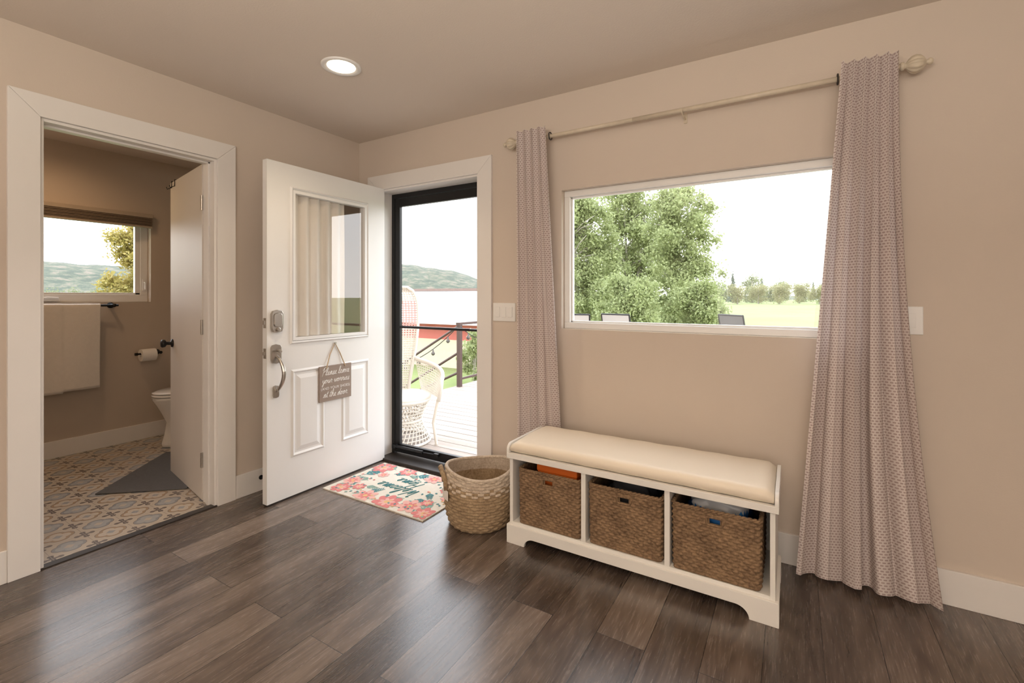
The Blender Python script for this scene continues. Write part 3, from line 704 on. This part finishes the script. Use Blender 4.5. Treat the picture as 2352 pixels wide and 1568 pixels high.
def blob(name,label,cat,loc,sx,sy,sz,mats,seed,split=None):
    t=thing(name,label,cat,loc); bmx=bmesh.new(); bmesh.ops.create_icosphere(bmx,subdivisions=4,radius=1)
    r=random.Random(seed); ph=[r.uniform(0,6) for _ in range(6)]
    mb=MB()
    for v in bmx.verts:
        c=v.co; k=1+.10*math.sin(5*c.x+ph[0])*math.sin(6*c.y+ph[1])+.07*math.sin(11*c.z+ph[2]+4*c.x)+.05*math.sin(17*c.y+ph[3])
        q=[math.copysign(abs(a)**.7,a) for a in c]
        mb.v.append((q[0]*sx*k,q[1]*sy*k,sz+q[2]*sz*k))
    for f_ in bmx.faces:
        mb.f.append(tuple(v.index for v in f_.verts)); mb.m.append(1 if (split and sum(v.co.z for v in f_.verts)/3<split) else 0)
    bmx.free(); mn=min(v[2] for v in mb.v); mb.v=[(a,b,c-mn) for a,b,c in mb.v]
    mb.obj('folded_material',mats,t,smooth=True); return t
blob('folded_cloth','dark cloth folded inside a basket','cloth',(2.29,by,.121),.12,.125,.135,[m_dark],3)
blob('plastic_bag','crumpled grey and blue plastic bag in basket','bag',(2.655,by,.121),.118,.125,.134,[m_bag,m_blue],5,split=.45)

# ---------------------------------------------------------------- round basket
rb=thing('round_basket','round woven basket with whitewashed rim and handles','basket',(1.440,-.40,0))
mb=MB(); hB=.298; rows=19
rp=[(0,.150),(.06,.168),(.2,.183),(.45,.194),(.75,.195),(1,.188)]
def rad(v):
    for a,b in zip(rp,rp[1:]):
        if v<=b[0]: return a[1]+(b[1]-a[1])*(v-a[0])/(b[0]-a[0])
    return rp[-1][1]
def wob(a): return .014*math.cos(2*(a-3.9))
def rfn(u,v):
    a=2*pi*u; row=min(int(v*rows),rows-1); fr=v*rows-row
    o=.008*math.sqrt(max(0,1-(2*fr-1)**2))*(.55+.45*math.cos(pi*(u*40+row)))
    r=rad(v)+o; z=v*(hB+wob(a)*v)
    return (r*math.cos(a),r*math.sin(a),z)
nu,nv=320,rows*6
mb.grid(rfn,nu,nv,closeu=True)
rr_=random.Random(4); zr=[rr_.uniform(-.03,.05) for _ in range(60)]
for idx in range(len(mb.f)):
    j=idx//nu;i=idx%nu;u=i/nu;v=j/nv
    row=int(v*rows); ck=(int(u*40+.5+row)%2)
    zig=.80+zr[int(u*52)]
    mb.m[idx]=1 if (v>zig or (v>.70 and ck==0)) else 0
k0=len(mb.f)
mb.grid(lambda u,v:((rad(v)-.012)*math.cos(2*pi*u),(rad(v)-.012)*math.sin(2*pi*u),.008+v*(hB-.008+wob(2*pi*u)*v)),64,20,closeu=True,mi=0)
for idx in range(k0,len(mb.f)):
    if (idx-k0)//64>=15: mb.m[idx]=1
mb.lathe([(.135,.002),(.135,.008)],n=48)
mb.obj('basket_body',[m_sea2,m_seaw],rb,smooth=True,recalc=False)
MB().tube([(.184*math.cos(a),.184*math.sin(a),hB+wob(a)) for a in np.linspace(0,2*pi,65)[:-1]],.010,8,closed=True).obj('basket_rim',m_seaw,rb,smooth=True)
for base in (3.92,3.92-pi):
    pts=[]
    for k in range(17):
        s=k/16; a=base-.34+.68*s; r=.203+.014*math.sin(pi*s); pts.append((r*math.cos(a),r*math.sin(a),.210+.100*math.sin(pi*s)**.6))
    mb=MB()
    for ph in (0,pi): mb.tube([(p[0]*(1+.02*math.cos(i*1.6+ph)),p[1]*(1+.02*math.cos(i*1.6+ph)),p[2]+.005*math.sin(i*1.6+ph)) for i,p in enumerate(pts)],.011,8)
    mb.obj('basket_handle',m_sea2,rb,smooth=True)
a=4.25; tg=MB(); c,s_=math.cos(a),math.sin(a)
def tp_(u,r,z): return (r*c-u*s_, r*s_+u*c, z)
tg.add([tp_(-.032,.209,.165),tp_(.032,.209,.165),tp_(.032,.209,.215),tp_(-.032,.209,.215),tp_(-.032,.211,.165),tp_(.032,.211,.165),tp_(.032,.211,.215),tp_(-.032,.211,.215)],[(0,1,2,3),(4,5,6,7),(0,1,5,4),(1,2,6,5),(2,3,7,6),(3,0,4,7)])
tg.obj('fabric_tag',m_paper,rb)

# ---------------------------------------------------------------- welcome mat
wm=thing('door_mat','cream floral doormat with teal welcome lettering','doormat',(.757,-.315,0))
cream=pm('mat_cream',(.72,.67,.58),.95,var=.08,vs=40,b=(300,.4,.002)); coral=pm('mat_coral',(.66,.22,.21),.95,var=.15,vs=60); pink=pm('mat_pink',(.76,.43,.38),.95,var=.12,vs=60); teal=pm('mat_teal',(.08,.24,.26),.95,var=.2,vs=60); sage=pm('mat_sage',(.24,.37,.32),.95,var=.2,vs=60); gold=pm('mat_gold',(.72,.46,.22),.95,var=.1)
mb=MB(); mb.box(-.425,.425,-.265,.265,0,.007,0)
zz=[.0074]
def flat(poly,mi):
    zz[0]+=.000003; mb.add([(x,y,zz[0]) for x,y in poly],[tuple(range(len(poly)))],mi)
def ell(cx,cy,a,b,ang,mi,n=12):
    pts=[]
    for k in range(n):
        t=2*pi*k/n; x=a*math.cos(t);y=b*math.sin(t); px=cx+x*math.cos(ang)-y*math.sin(ang); py=cy+x*math.sin(ang)+y*math.cos(ang)
        pts.append((max(-.42,min(.42,px)),max(-.26,min(.26,py))))
    flat(pts,mi)
def flower(cx,cy,r,m1,m2,np_=7):
    for k in range(np_):
        a=2*pi*k/np_; ell(cx+r*.6*math.cos(a),cy+r*.6*math.sin(a),r*.45,r*.30,a,m1)
    for k in range(np_):
        a=2*pi*(k+.5)/np_; ell(cx+r*.33*math.cos(a),cy+r*.33*math.sin(a),r*.25,r*.13,a,m2)
    ell(cx,cy,r*.2,r*.2,0,5)
def frond(cx,cy,L,ang,mi,n=6):
    flat([(cx-.003*math.sin(ang),cy+.003*math.cos(ang)),(cx+.003*math.sin(ang),cy-.003*math.cos(ang)),(cx+L*math.cos(ang),cy+L*math.sin(ang))],mi)
    for k in range(n):
        t=(k+1)/(n+.5); l=L*.30*(1-.5*t)
        for sg_ in (-1,1):
            aa=ang+sg_*.8; ell(cx+L*t*math.cos(ang)+l*.7*math.cos(aa),cy+L*t*math.sin(ang)+l*.7*math.sin(aa),l*.75,l*.22,aa,mi,8)
frs=[(-.30,-.15,.16,2.2,3),(-.24,.20,.15,2.9,4),(-.05,.20,.14,.2,3),(.20,.22,.14,3.3,4),(.36,.10,.15,1.8,3),(.34,-.05,.16,-1.9,4),(.15,-.21,.15,.4,3),(-.02,-.22,.15,2.9,3),(-.20,-.22,.15,.3,4),(-.37,.02,.15,1.2,3),(.30,-.20,.13,2.4,3),(-.38,-.12,.13,-1.2,4),(-.13,-.16,.10,1.0,3),(.23,.16,.1,-.6,3),(-.30,.08,.13,2.4,3),(.30,.02,.12,.3,4),(-.27,-.03,.10,3.0,4),(.0,.16,.08,2.9,4),(.05,-.15,.09,.3,4),(-.2,.14,.09,.4,3),(.22,.03,.09,-.9,3),(-.21,-.10,.09,.1,4),(.20,-.09,.09,.1,3)]
for q in frs: frond(*q)
for q in ((-.35,.19,.085,1,2),(-.36,-.08,.065,2,1),(-.33,-.20,.065,1,2),(-.10,-.205,.078,2,1),(.08,-.20,.09,1,2),(.24,-.17,.08,2,1),(.37,-.20,.07,1,2),(.38,.03,.06,2,1),(.36,.20,.08,1,2),(.10,.210,.07,2,1),(-.14,.22,.065,1,2),(.29,.11,.045,1,2),(-.25,.09,.04,2,1),(.24,.23,.05,2,1),(-.24,-.13,.045,1,2),(.30,-.09,.04,1,2)): flower(*q)
for k in range(140):
    x,y=random.uniform(-.4,.4),random.uniform(-.25,.25)
    if abs(x)<.19 and abs(y)<.12: continue
    ell(x,y,.010,.007,random.uniform(0,3),random.choice([1,3,5,4,3]),8)
mb.obj('mat_pile',[cream,coral,pink,teal,sage,gold],wm,recalc=False)
script("Welcome",.34,lambda a,b:(-a,-(b-.03)-.045,.0082),.0028,teal,wm)
script("Home",.20,lambda a,b:(-a,-(b-.02)+.070,.0082),.0026,teal,wm)

# ---------------------------------------------------------------- exterior
ZD=-.12; ZG=-.6
B('ground',-420,420,.16,420,ZG-.5,ZG,m_ground,label='green meadow grass field',cat='ground',kind='structure')
B('ground_west',-420,-2.08,-420,.16,ZG-.5,ZG,m_ground,label='green grass beside the house',cat='ground',kind='structure')
mb=MB(); y=.18
while y<7.4:
    mb.box(-1.45,5.5,y,y+.134,ZD-.035,ZD); y+=.142
mb.box(-1.45,-1.41,.17,7.4,ZG,ZD-.036); mb.box(-1.45,5.5,7.36,7.4,ZG,ZD-.036)
mb.obj('deck',m_deck,None,'sun bleached wooden deck boards',cat='deck',kind='structure')
pc=thing('wicker_chair','white wicker high back chair with pink lattice on deck','chair',(-.23,.70,ZD),rz=-.50)
mb=MB()
def seatring(r,z,rt,mi=0): mb.tube([(r*math.cos(a),r*.95*math.sin(a),z) for a in np.linspace(0,2*pi,33)[:-1]],rt,8,closed=True,mi=mi)
MB().lathe([(.26,.40),(.275,.41),(.275,.43),(.24,.445),(.01,.44)],n=36).obj('seat',m_wick,pc,smooth=True)
mb=MB(); mb.grid(lambda u,v:((.19+.085*abs(v*2-1)**1.5)*math.cos(2*pi*(u+v*.12)),(.19+.085*abs(v*2-1)**1.5)*math.sin(2*pi*(u+v*.12)),.02+v*.39),40,12,closeu=True)
o=mb.obj('seat_skirt',m_wick,pc,recalc=False); wf=o.modifiers.new('w','WIREFRAME'); wf.thickness=.011; wf.use_replace=True
mb=MB(); 
for r_,z_ in ((.275,.015),(.19,.21),(.275,.40)): seatring(r_,z_,.013)
mb.obj('seat_frame',m_wick,pc,smooth=True)
def bw(v): return .13+.11*math.sin(min(1,v*1.05)*pi*.62)**1.3*(1 if v<.82 else math.sqrt(max(.0,1-((v-.82)/.18)**2))*.85+.15)
def bfn(u,v):
    w=bw(v); s=(u*2-1); return (-.24-.10*v+.10*(s*s)*(w/.3),w*s,.42+1.03*v)
mb=MB(); mb.grid(bfn,18,44); 
for idx in range(len(mb.f)):
    j=idx//18; i=idx%18
    mb.m[idx]=1 if (j>26 and j<38 and 3<i) else 0
o=mb.obj('backrest',[m_wick,m_wickp],pc,recalc=False); wf=o.modifiers.new('w','WIREFRAME'); wf.thickness=.012; wf.use_replace=True
mb=MB(); L=[bfn(0,v) for v in np.linspace(0,1,30)]+[bfn(u,1) for u in np.linspace(0,1,12)]+[bfn(1,v) for v in np.linspace(1,0,30)]
mb.tube(L,.016,8); mb.obj('back_border',m_wick,pc,smooth=True)
for sy in (-1,1):
    def arm(s): return (-.20+.50*s+.02*math.sin(pi*s),sy*(.20+.14*math.sin(pi*s*.8)),.74-.10*s-.05*s*s)
    MB().tube([arm(s) for s in np.linspace(0,1,14)]+[(.315,sy*.27,.52),(.30,sy*.25,.40)],.018,8).obj('armrest',m_wick,pc,smooth=True)
    mb=MB(); mb.grid(lambda u,v:tuple((1-v)*a+v*b for a,b in zip((-.18+.46*u,sy*.255,.43),arm(u))),20,12)
    o=mb.obj('arm_lattice',m_wick,pc,recalc=False); wf=o.modifiers.new('w','WIREFRAME'); wf.thickness=.010; wf.use_replace=True
    MB().tube([(.29,sy*.25,.42),(.25,sy*.22,.2),(.28,sy*.24,0)],.015,8).obj('leg',m_wick,pc)
    MB().tube([(-.25,sy*.17,.42),(-.22,sy*.15,.2),(-.27,sy*.18,0)],.015,8).obj('leg',m_wick,pc)
ra=thing('stair_railing','dark brown metal stair railing at deck edge','railing',(-1.37,3.07,ZD))
MB().box(-.03,.03,-.03,.03,0,.93).obj('railing_post',m_rail,ra); MB().box(-.025,.025,2.9,2.95,0,.93).obj('railing_post',m_rail,ra)
MB().box(-.035,.035,-.04,2.98,.93,.965).obj('top_rail',m_rail,ra)
MB().box(-.015,.015,.03,2.9,.1,.13).obj('side_rail',m_rail,ra)
for z0 in (.92,.52,.22):
    MB().tube([(0,0,z0),(-1.5,0,max(z0-.85,-.45))],.019,8).obj('handrail',m_rail,ra)
sl=thing('string_lights','black cable string lights draped on the railing','string lights',(-1.37,3.07,ZD))
def dr(s,a,b,sag): return (a[0]+(b[0]-a[0])*s,a[1]+(b[1]-a[1])*s,a[2]+(b[2]-a[2])*s-sag*4*s*(1-s))
mb=MB();bulbs=[]
for a,b,sag in (((0,-.05,.9),(-1.5,-.05,.2),.16),((.05,-.03,.9),(.05,1.5,.9),.25)):
    mb.tube([dr(s,a,b,sag) for s in np.linspace(0,1,14)],.006,5); bulbs+=[dr(s,a,b,sag) for s in np.linspace(.12,.9,5)]
mb.obj('cable',m_black,sl)
first=None
for q in bulbs:
    if first is None:
        first=MB().lathe([(.006,0),(.012,-.02),(.012,-.035),(.030,-.06),(.030,-.075),(.015,-.095),(.001,-.1)],n=10).obj('bulb',m_bulb,sl,smooth=True); off=Vector(first.location); first.location=Vector(q)+off
    else:
        c_=first.copy(); COL.objects.link(c_); c_.location=Vector(q)+off
sh=thing('shed','low red shed with white metal roof and beige base','shed',(-7.5,9.0,ZG))
MB().box(-4,4,-2.1,2.1,0,.72).obj('stucco_base',m_stucco,sh)
MB().box(-4,4,-2.08,2.08,.72,1.25).prism([(-2.08,1.25),(2.08,1.25),(0,1.88)],'yz',-3.98,3.98).obj('upper_wall',m_red,sh,recalc=True)
mb=MB(); mb.prism([(-2.5,1.14),(0,1.97),(0,2.03),(-2.5,1.20)],'yz',-4.3,4.3); mb.prism([(2.5,1.14),(0,1.97),(0,2.03),(2.5,1.20)],'yz',-4.3,4.3); mb.obj('roof',m_roof,sh)
MB().box(-4.32,4.32,-.12,.12,2.0,2.08).obj('ridge_cap',m_ridge,sh)
def patio(loc,rz,label):
    p=thing('patio_chair',label,'chair',loc,rz,group='sling patio chairs on the deck')
    mb=MB()
    for sx in (-.28,.28):
        mb.tube([(sx,-.25,0),(sx,-.22,.42),(sx,.22,.40),(sx,.34,1.04)],.014,8); mb.tube([(sx,.10,.40),(sx,.30,0)],.014,8); mb.tube([(sx,-.22,.42),(sx,-.20,.64),(sx,.26,.66)],.014,8)
    mb.tube([(-.28,.34,1.04),(.28,.34,1.04)],.014,8); mb.obj('chair_frame',m_black,p)
    mb=MB(); mb.grid(lambda u,v:(-.27+.54*u,.22+.12*v,.41+.63*v+.0),2,8); mb.grid(lambda u,v:(-.27+.54*u,-.22+.44*v,.42-.03*math.sin(pi*v)),2,8); o=mb.obj('sling',m_sling,p,recalc=False); so=o.modifiers.new('s','SOLIDIFY'); so.thickness=.006
    return p
pa=patio((.33,5.75,ZD),2.9,'grey sling patio chair with tan back')
copything(pa,(-.45,5.35,ZD),-2.9,label='grey sling patio chair beside the trees')
pb=copything(pa,(2.25,6.35,ZD),2.4,label='charcoal sling patio chair turned sideways')
for ch in pb.children:
    if ch.name.startswith('sling'): 
        me=ch.data.copy(); me.materials[0]=m_slingd; ch.data=me

def foliage(name,blobs,n,size,mat,parent):
    vol=np.array([b[3]*b[4]*b[5] for b in blobs])**.75; idx=rng.choice(len(blobs),n,p=vol/vol.sum())
    Bb=np.array(blobs)[idx]; d=rng.normal(size=(n,3)); d/=np.linalg.norm(d,axis=1)[:,None]
    r=rng.random(n)**.5*(1+.32*rng.normal(size=n)); P=Bb[:,:3]+d*r[:,None]*Bb[:,3:6]
    P[:,2]=np.maximum(P[:,2],.03)
    a=rng.normal(size=(n,3)); a/=np.linalg.norm(a,axis=1)[:,None]; b=np.cross(a,rng.normal(size=(n,3))); b/=np.linalg.norm(b,axis=1)[:,None]
    s=size*(.6+.8*rng.random(n))[:,None]
    V=np.stack([P-a*s,P-b*s*.55,P+a*s,P+b*s*.55],1).reshape(-1,3)
    me=bpy.data.meshes.new(name); me.vertices.add(4*n); me.vertices.foreach_set('co',V.ravel())
    me.loops.add(4*n); me.loops.foreach_set('vertex_index',np.arange(4*n,dtype=np.int32)); me.polygons.add(n); me.polygons.foreach_set('loop_start',np.arange(0,4*n,4,dtype=np.int32)); me.polygons.foreach_set('loop_total',np.full(n,4,dtype=np.int32))
    me.update(calc_edges=True); me.materials.append(mat)
    o=bpy.data.objects.new(name,me); COL.objects.link(o); o.parent=parent; return o
def mktree(loc,Hh,R,n,size,mat,label,nb=16,low=.18,seed=1,trunks=3,name='tree',br0=.2):
    r=random.Random(seed); t=thing(name,label,'tree' if name=='tree' else 'bush',loc)
    mb=MB(); blobs=[]
    for k in range(trunks):
        a=r.uniform(0,6.28); lean=r.uniform(.1,.4)*R; pts=[];rr=[]
        for q in range(7):
            s=q/6; pts.append((lean*s*math.cos(a)+.1*R*.3*math.sin(3*s+k),lean*s*math.sin(a),Hh*.85*s)); rr.append(.016*Hh*(1-.85*s)+.005)
        mb.tube(pts,rr,8)
        for q in range(7):
            s=r.uniform(.25,.85); b0=Vector((lean*s*math.cos(a),lean*s*math.sin(a),Hh*.85*s)); aa=r.uniform(0,6.28); l=R*r.uniform(.3,.6)
            b1=b0+Vector((l*math.cos(aa),l*math.sin(aa),l*r.uniform(.4,.8))); mb.tube([b0,b0.lerp(b1,.5)+Vector((0,0,.02*Hh)),b1],[.006*Hh,.004*Hh,.002*Hh],6)
    mb.obj('trunk',m_bark,t,smooth=True,origin=False)
    for k in range(nb):
        z=low*Hh+(Hh*.95-low*Hh)*(k+.5)/nb; s=z/Hh; env=R*min(1,(math.sin(pi*min(1,(s*.74+.22)))**.45)); a=r.uniform(0,6.28); q=r.uniform(.1,.85)*env
        br=R*r.uniform(br0*.7,br0*1.4); blobs.append((q*math.cos(a),q*math.sin(a),z,br,br,br*r.uniform(.7,1.1)))
    foliage('foliage',blobs,n,size,mat,t); return t
def at(px,s): 
    t=(px-1176)/1070; return (2.924+s*(-.5165+.8563*t),-2.519+s*(.8563+.5165*t))
x,y=at(1330,25); mktree((x,y,ZG),7.6,2.6,36000,.08,m_leaf,'leafy green cottonwood tree in a cluster',130,.05,3,br0=.19)
x,y=at(1565,26); mktree((x,y,ZG),8.2,2.6,38000,.08,m_leaf,'tall green cottonwood tree at cluster edge',130,.05,8,br0=.19)
x,y=at(1448,33); mktree((x,y,ZG),9.9,3.4,38000,.105,m_leaf,'tall cottonwood tree behind the others',130,.05,5)
x,y=at(1440,19.5); mktree((x,y,ZG),2.6,1.6,18000,.06,m_leaf,'low green willow shrub beneath the cottonwoods',50,.05,12,name='shrub',br0=.24)
x,y=at(1600,20.5); mktree((x,y,ZG),2.4,1.3,14000,.06,m_leaf,'low green shrub at meadow edge',40,.05,15,name='shrub',br0=.26)
x,y=at(315,25); mktree((x,y,ZG),5.8,1.8,20000,.085,m_leafy,'yellow green autumn tree near the bathroom window',80,.05,21,br0=.24)
def src(mat,label,seed,con=False,name='tree'):
    t=thing(name,label,'bush' if name=='shrub' else 'tree',(0,0,0),group='distant trees along the meadow')
    MB().tube([(0,0,0),(0,0,.7)],[.04,.015],6).obj('trunk',m_bark,t)
    if con: bl_=[(0,0,.1+.085*k,.30*(1-k/11),.30*(1-k/11),.07) for k in range(11)]
    else:
        r=random.Random(seed); bl_=[(r.uniform(-.3,.3),r.uniform(-.3,.3),r.uniform(.12,.8),.2,.2,.18) for _ in range(22)]
    foliage('foliage',bl_,3500,.026,mat,t); return t
A_=src(m_leafd,'round green tree at the far meadow edge',1); Bc=src(m_conif,'dark conifer at the far meadow edge',2,True,'conifer'); C_=src(m_leafg,'pale green shrub at the far meadow edge',3,False,'shrub')
used={}
def place(sr,px,s,h,wd=1.0,k=1.0):
    s=s*k; h=1.84+(h-1.84)*k
    x,y=at(px,s); rz=random.uniform(0,6)
    if id(sr) not in used:
        used[id(sr)]=1; sr.location=(x,y,ZG); sr.rotation_euler=(0,0,rz); sr.scale=(h*wd,h*wd,h)
    else: copything(sr,(x,y,ZG),rz,(h*wd,h*wd,h))
K=1.6
for px,s,h in ((1683,80,6.3),(1750,98,6.0),(1868,126,6.2)): place(Bc,px,s,h,.55,K)
for px,s,h in ((1728,80,6.2),(1645,66,4.4),(1797,112,6.4),(1845,92,5.2),(1900,112,5.8),(1668,98,5.2),(1965,92,5.2),(1770,92,4.8)): place(A_,px,s,h,.9,K)
for px,s,h in ((1694,66,3.7),(1742,70,3.8),(1790,66,3.9),(1836,74,4.1),(1882,66,3.6),(1935,70,3.6)): place(C_,px,s,h,1.0,K)
for px,s,h in ((100,40,2.5),(150,51,3.0),(200,40,2.4),(250,51,3.0),(50,51,3.0),(300,39,2.1)): place(A_,px,s,h,1.3)
x,y=at(1088,9.6); mktree((x,y,ZG),1.15,.42,3000,.035,m_leaf,'small green bush beside the deck',14,.06,31,trunks=2,name='shrub',br0=.35)

key=[(60,5),(85,2.5),(100,2),(112,3),(118,8),(124,15),(131,24),(137,27),(146,20),(155,15),(161,19),(166,21),(172,19),(182,22),(200,20),(230,10)]
mb=MB(); na=300
def hh(d):
    for a,b in zip(key,key[1:]):
        if a[0]<=d<=b[0]:
            t=(d-a[0])/(b[0]-a[0]); t=t*t*(3-2*t); return a[1]+(b[1]-a[1])*t
    return key[-1][1]
def hf(u,v):
    d=60+170*u; h=hh(d)*(1+.025*math.sin(d*1.1)+.012*math.sin(d*2.9)); a=math.radians(d); R=250+150*v
    z=ZG-1+(h+1)*(math.sin(min(1,v/.74)*pi/2)**1.3 if v<.74 else 1-(v-.74)*1.2)+.5*math.sin(d*.9+v*9)*v
    return (R*math.cos(a),R*math.sin(a),z)
mb.grid(hf,na,16); mb.obj('hill',m_hill,None,'hazy juniper covered hills on the horizon',smooth=True,cat='hill',recalc=False,kind='structure')

# ---------------------------------------------------------------- world & lights
w=bpy.data.worlds.new('world'); S.world=w; w.use_nodes=True; nt=w.node_tree; bg=nt.nodes['Background']
tc=N(nt,'ShaderNodeTexCoord'); sp=N(nt,'ShaderNodeSeparateXYZ'); nt.links.new(tc.outputs['Generated'],sp.inputs[0])
nz=noise(nt,tc.outputs['Generated'],2.5,4)
f=M(nt,'ADD',sp.outputs[2],M(nt,'MULTIPLY',M(nt,'SUBTRACT',nz,.5),.25))
nt.links.new(ramp(nt,f,[(0,(1,.985,.96)),(.5,(.90,.94,1)),(1,(.82,.90,1))]),bg.inputs[0]); bg.inputs[1].default_value=4.2
def area(name,loc,rot,sx,sy,p,col,portal=False,spread=None):
    l=bpy.data.lights.new(name,'AREA'); l.shape='RECTANGLE'; l.size=sx; l.size_y=sy; l.energy=p; l.color=col
    if portal: l.cycles.is_portal=True
    if spread: l.spread=spread
    o=bpy.data.objects.new(name,l); o.location=loc; o.rotation_euler=rot; COL.objects.link(o); return o
area('portal_window',((WX0+WX1)/2,.2,(WZ0+WZ1)/2),(-pi/2,0,0),WX1-WX0,WZ1-WZ0,1,(1,1,1),True)
area('portal_door',((DX0+DX1)/2,.2,1.02),(-pi/2,0,0),.93,2.05,1,(1,1,1),True)
area('portal_bath',(BX-.2,(QY0+QY1)/2,1.57),(0,-pi/2,0),.8,1.1,1,(1,1,1),True)
area('rear_fill',(3.4,-5.3,1.5),(pi/2,0,0),3.0,1.6,44,(1,.91,.82))  # added fill from behind the camera; the south wall has no window
area('side_fill',(5.8,-3.2,1.5),(0,pi/2,0),1.4,2.0,6,(1,.92,.82))  # weak added fill from the right; no opening in the east wall
area('ceiling_fill',(2.7,-3.3,1.5),(pi,0,0),1.0,1.0,88,(1,.89,.76))  # added upward fill to lift the ceiling; no lamp stands here
def spot(loc,p,ang=130,col=(1,.80,.58),r=.07):
    l=bpy.data.lights.new('downlight','SPOT'); l.energy=p; l.spot_size=math.radians(ang); l.spot_blend=.8; l.color=col; l.shadow_soft_size=r
    o=bpy.data.objects.new('downlight',l); o.location=loc; COL.objects.link(o)
spot((.905,-.897,2.42),28)
spot((4.3,-1.8,2.42),6); spot((2.4,-3.6,2.42),20)
spot((-1.35,-1.40,2.42),17,170,(1,.64,.36))
l=bpy.data.lights.new('vanity_light','POINT'); l.energy=4.5; l.color=(1,.72,.48); l.shadow_soft_size=.1
o=bpy.data.objects.new('vanity_light',l); o.location=(-1.0,-2.35,1.95); COL.objects.link(o)
cd=bpy.data.cameras.new('camera'); cam=bpy.data.objects.new('camera',cd); COL.objects.link(cam)
cam.location=(2.924,-2.519,1.24); cam.rotation_euler=(pi/2,0,math.radians(31.1)); cd.sensor_width=36; cd.lens=1070/2352*36; cd.shift_y=-104/2352; cd.clip_start=.02; cd.clip_end=2000
S.camera=cam
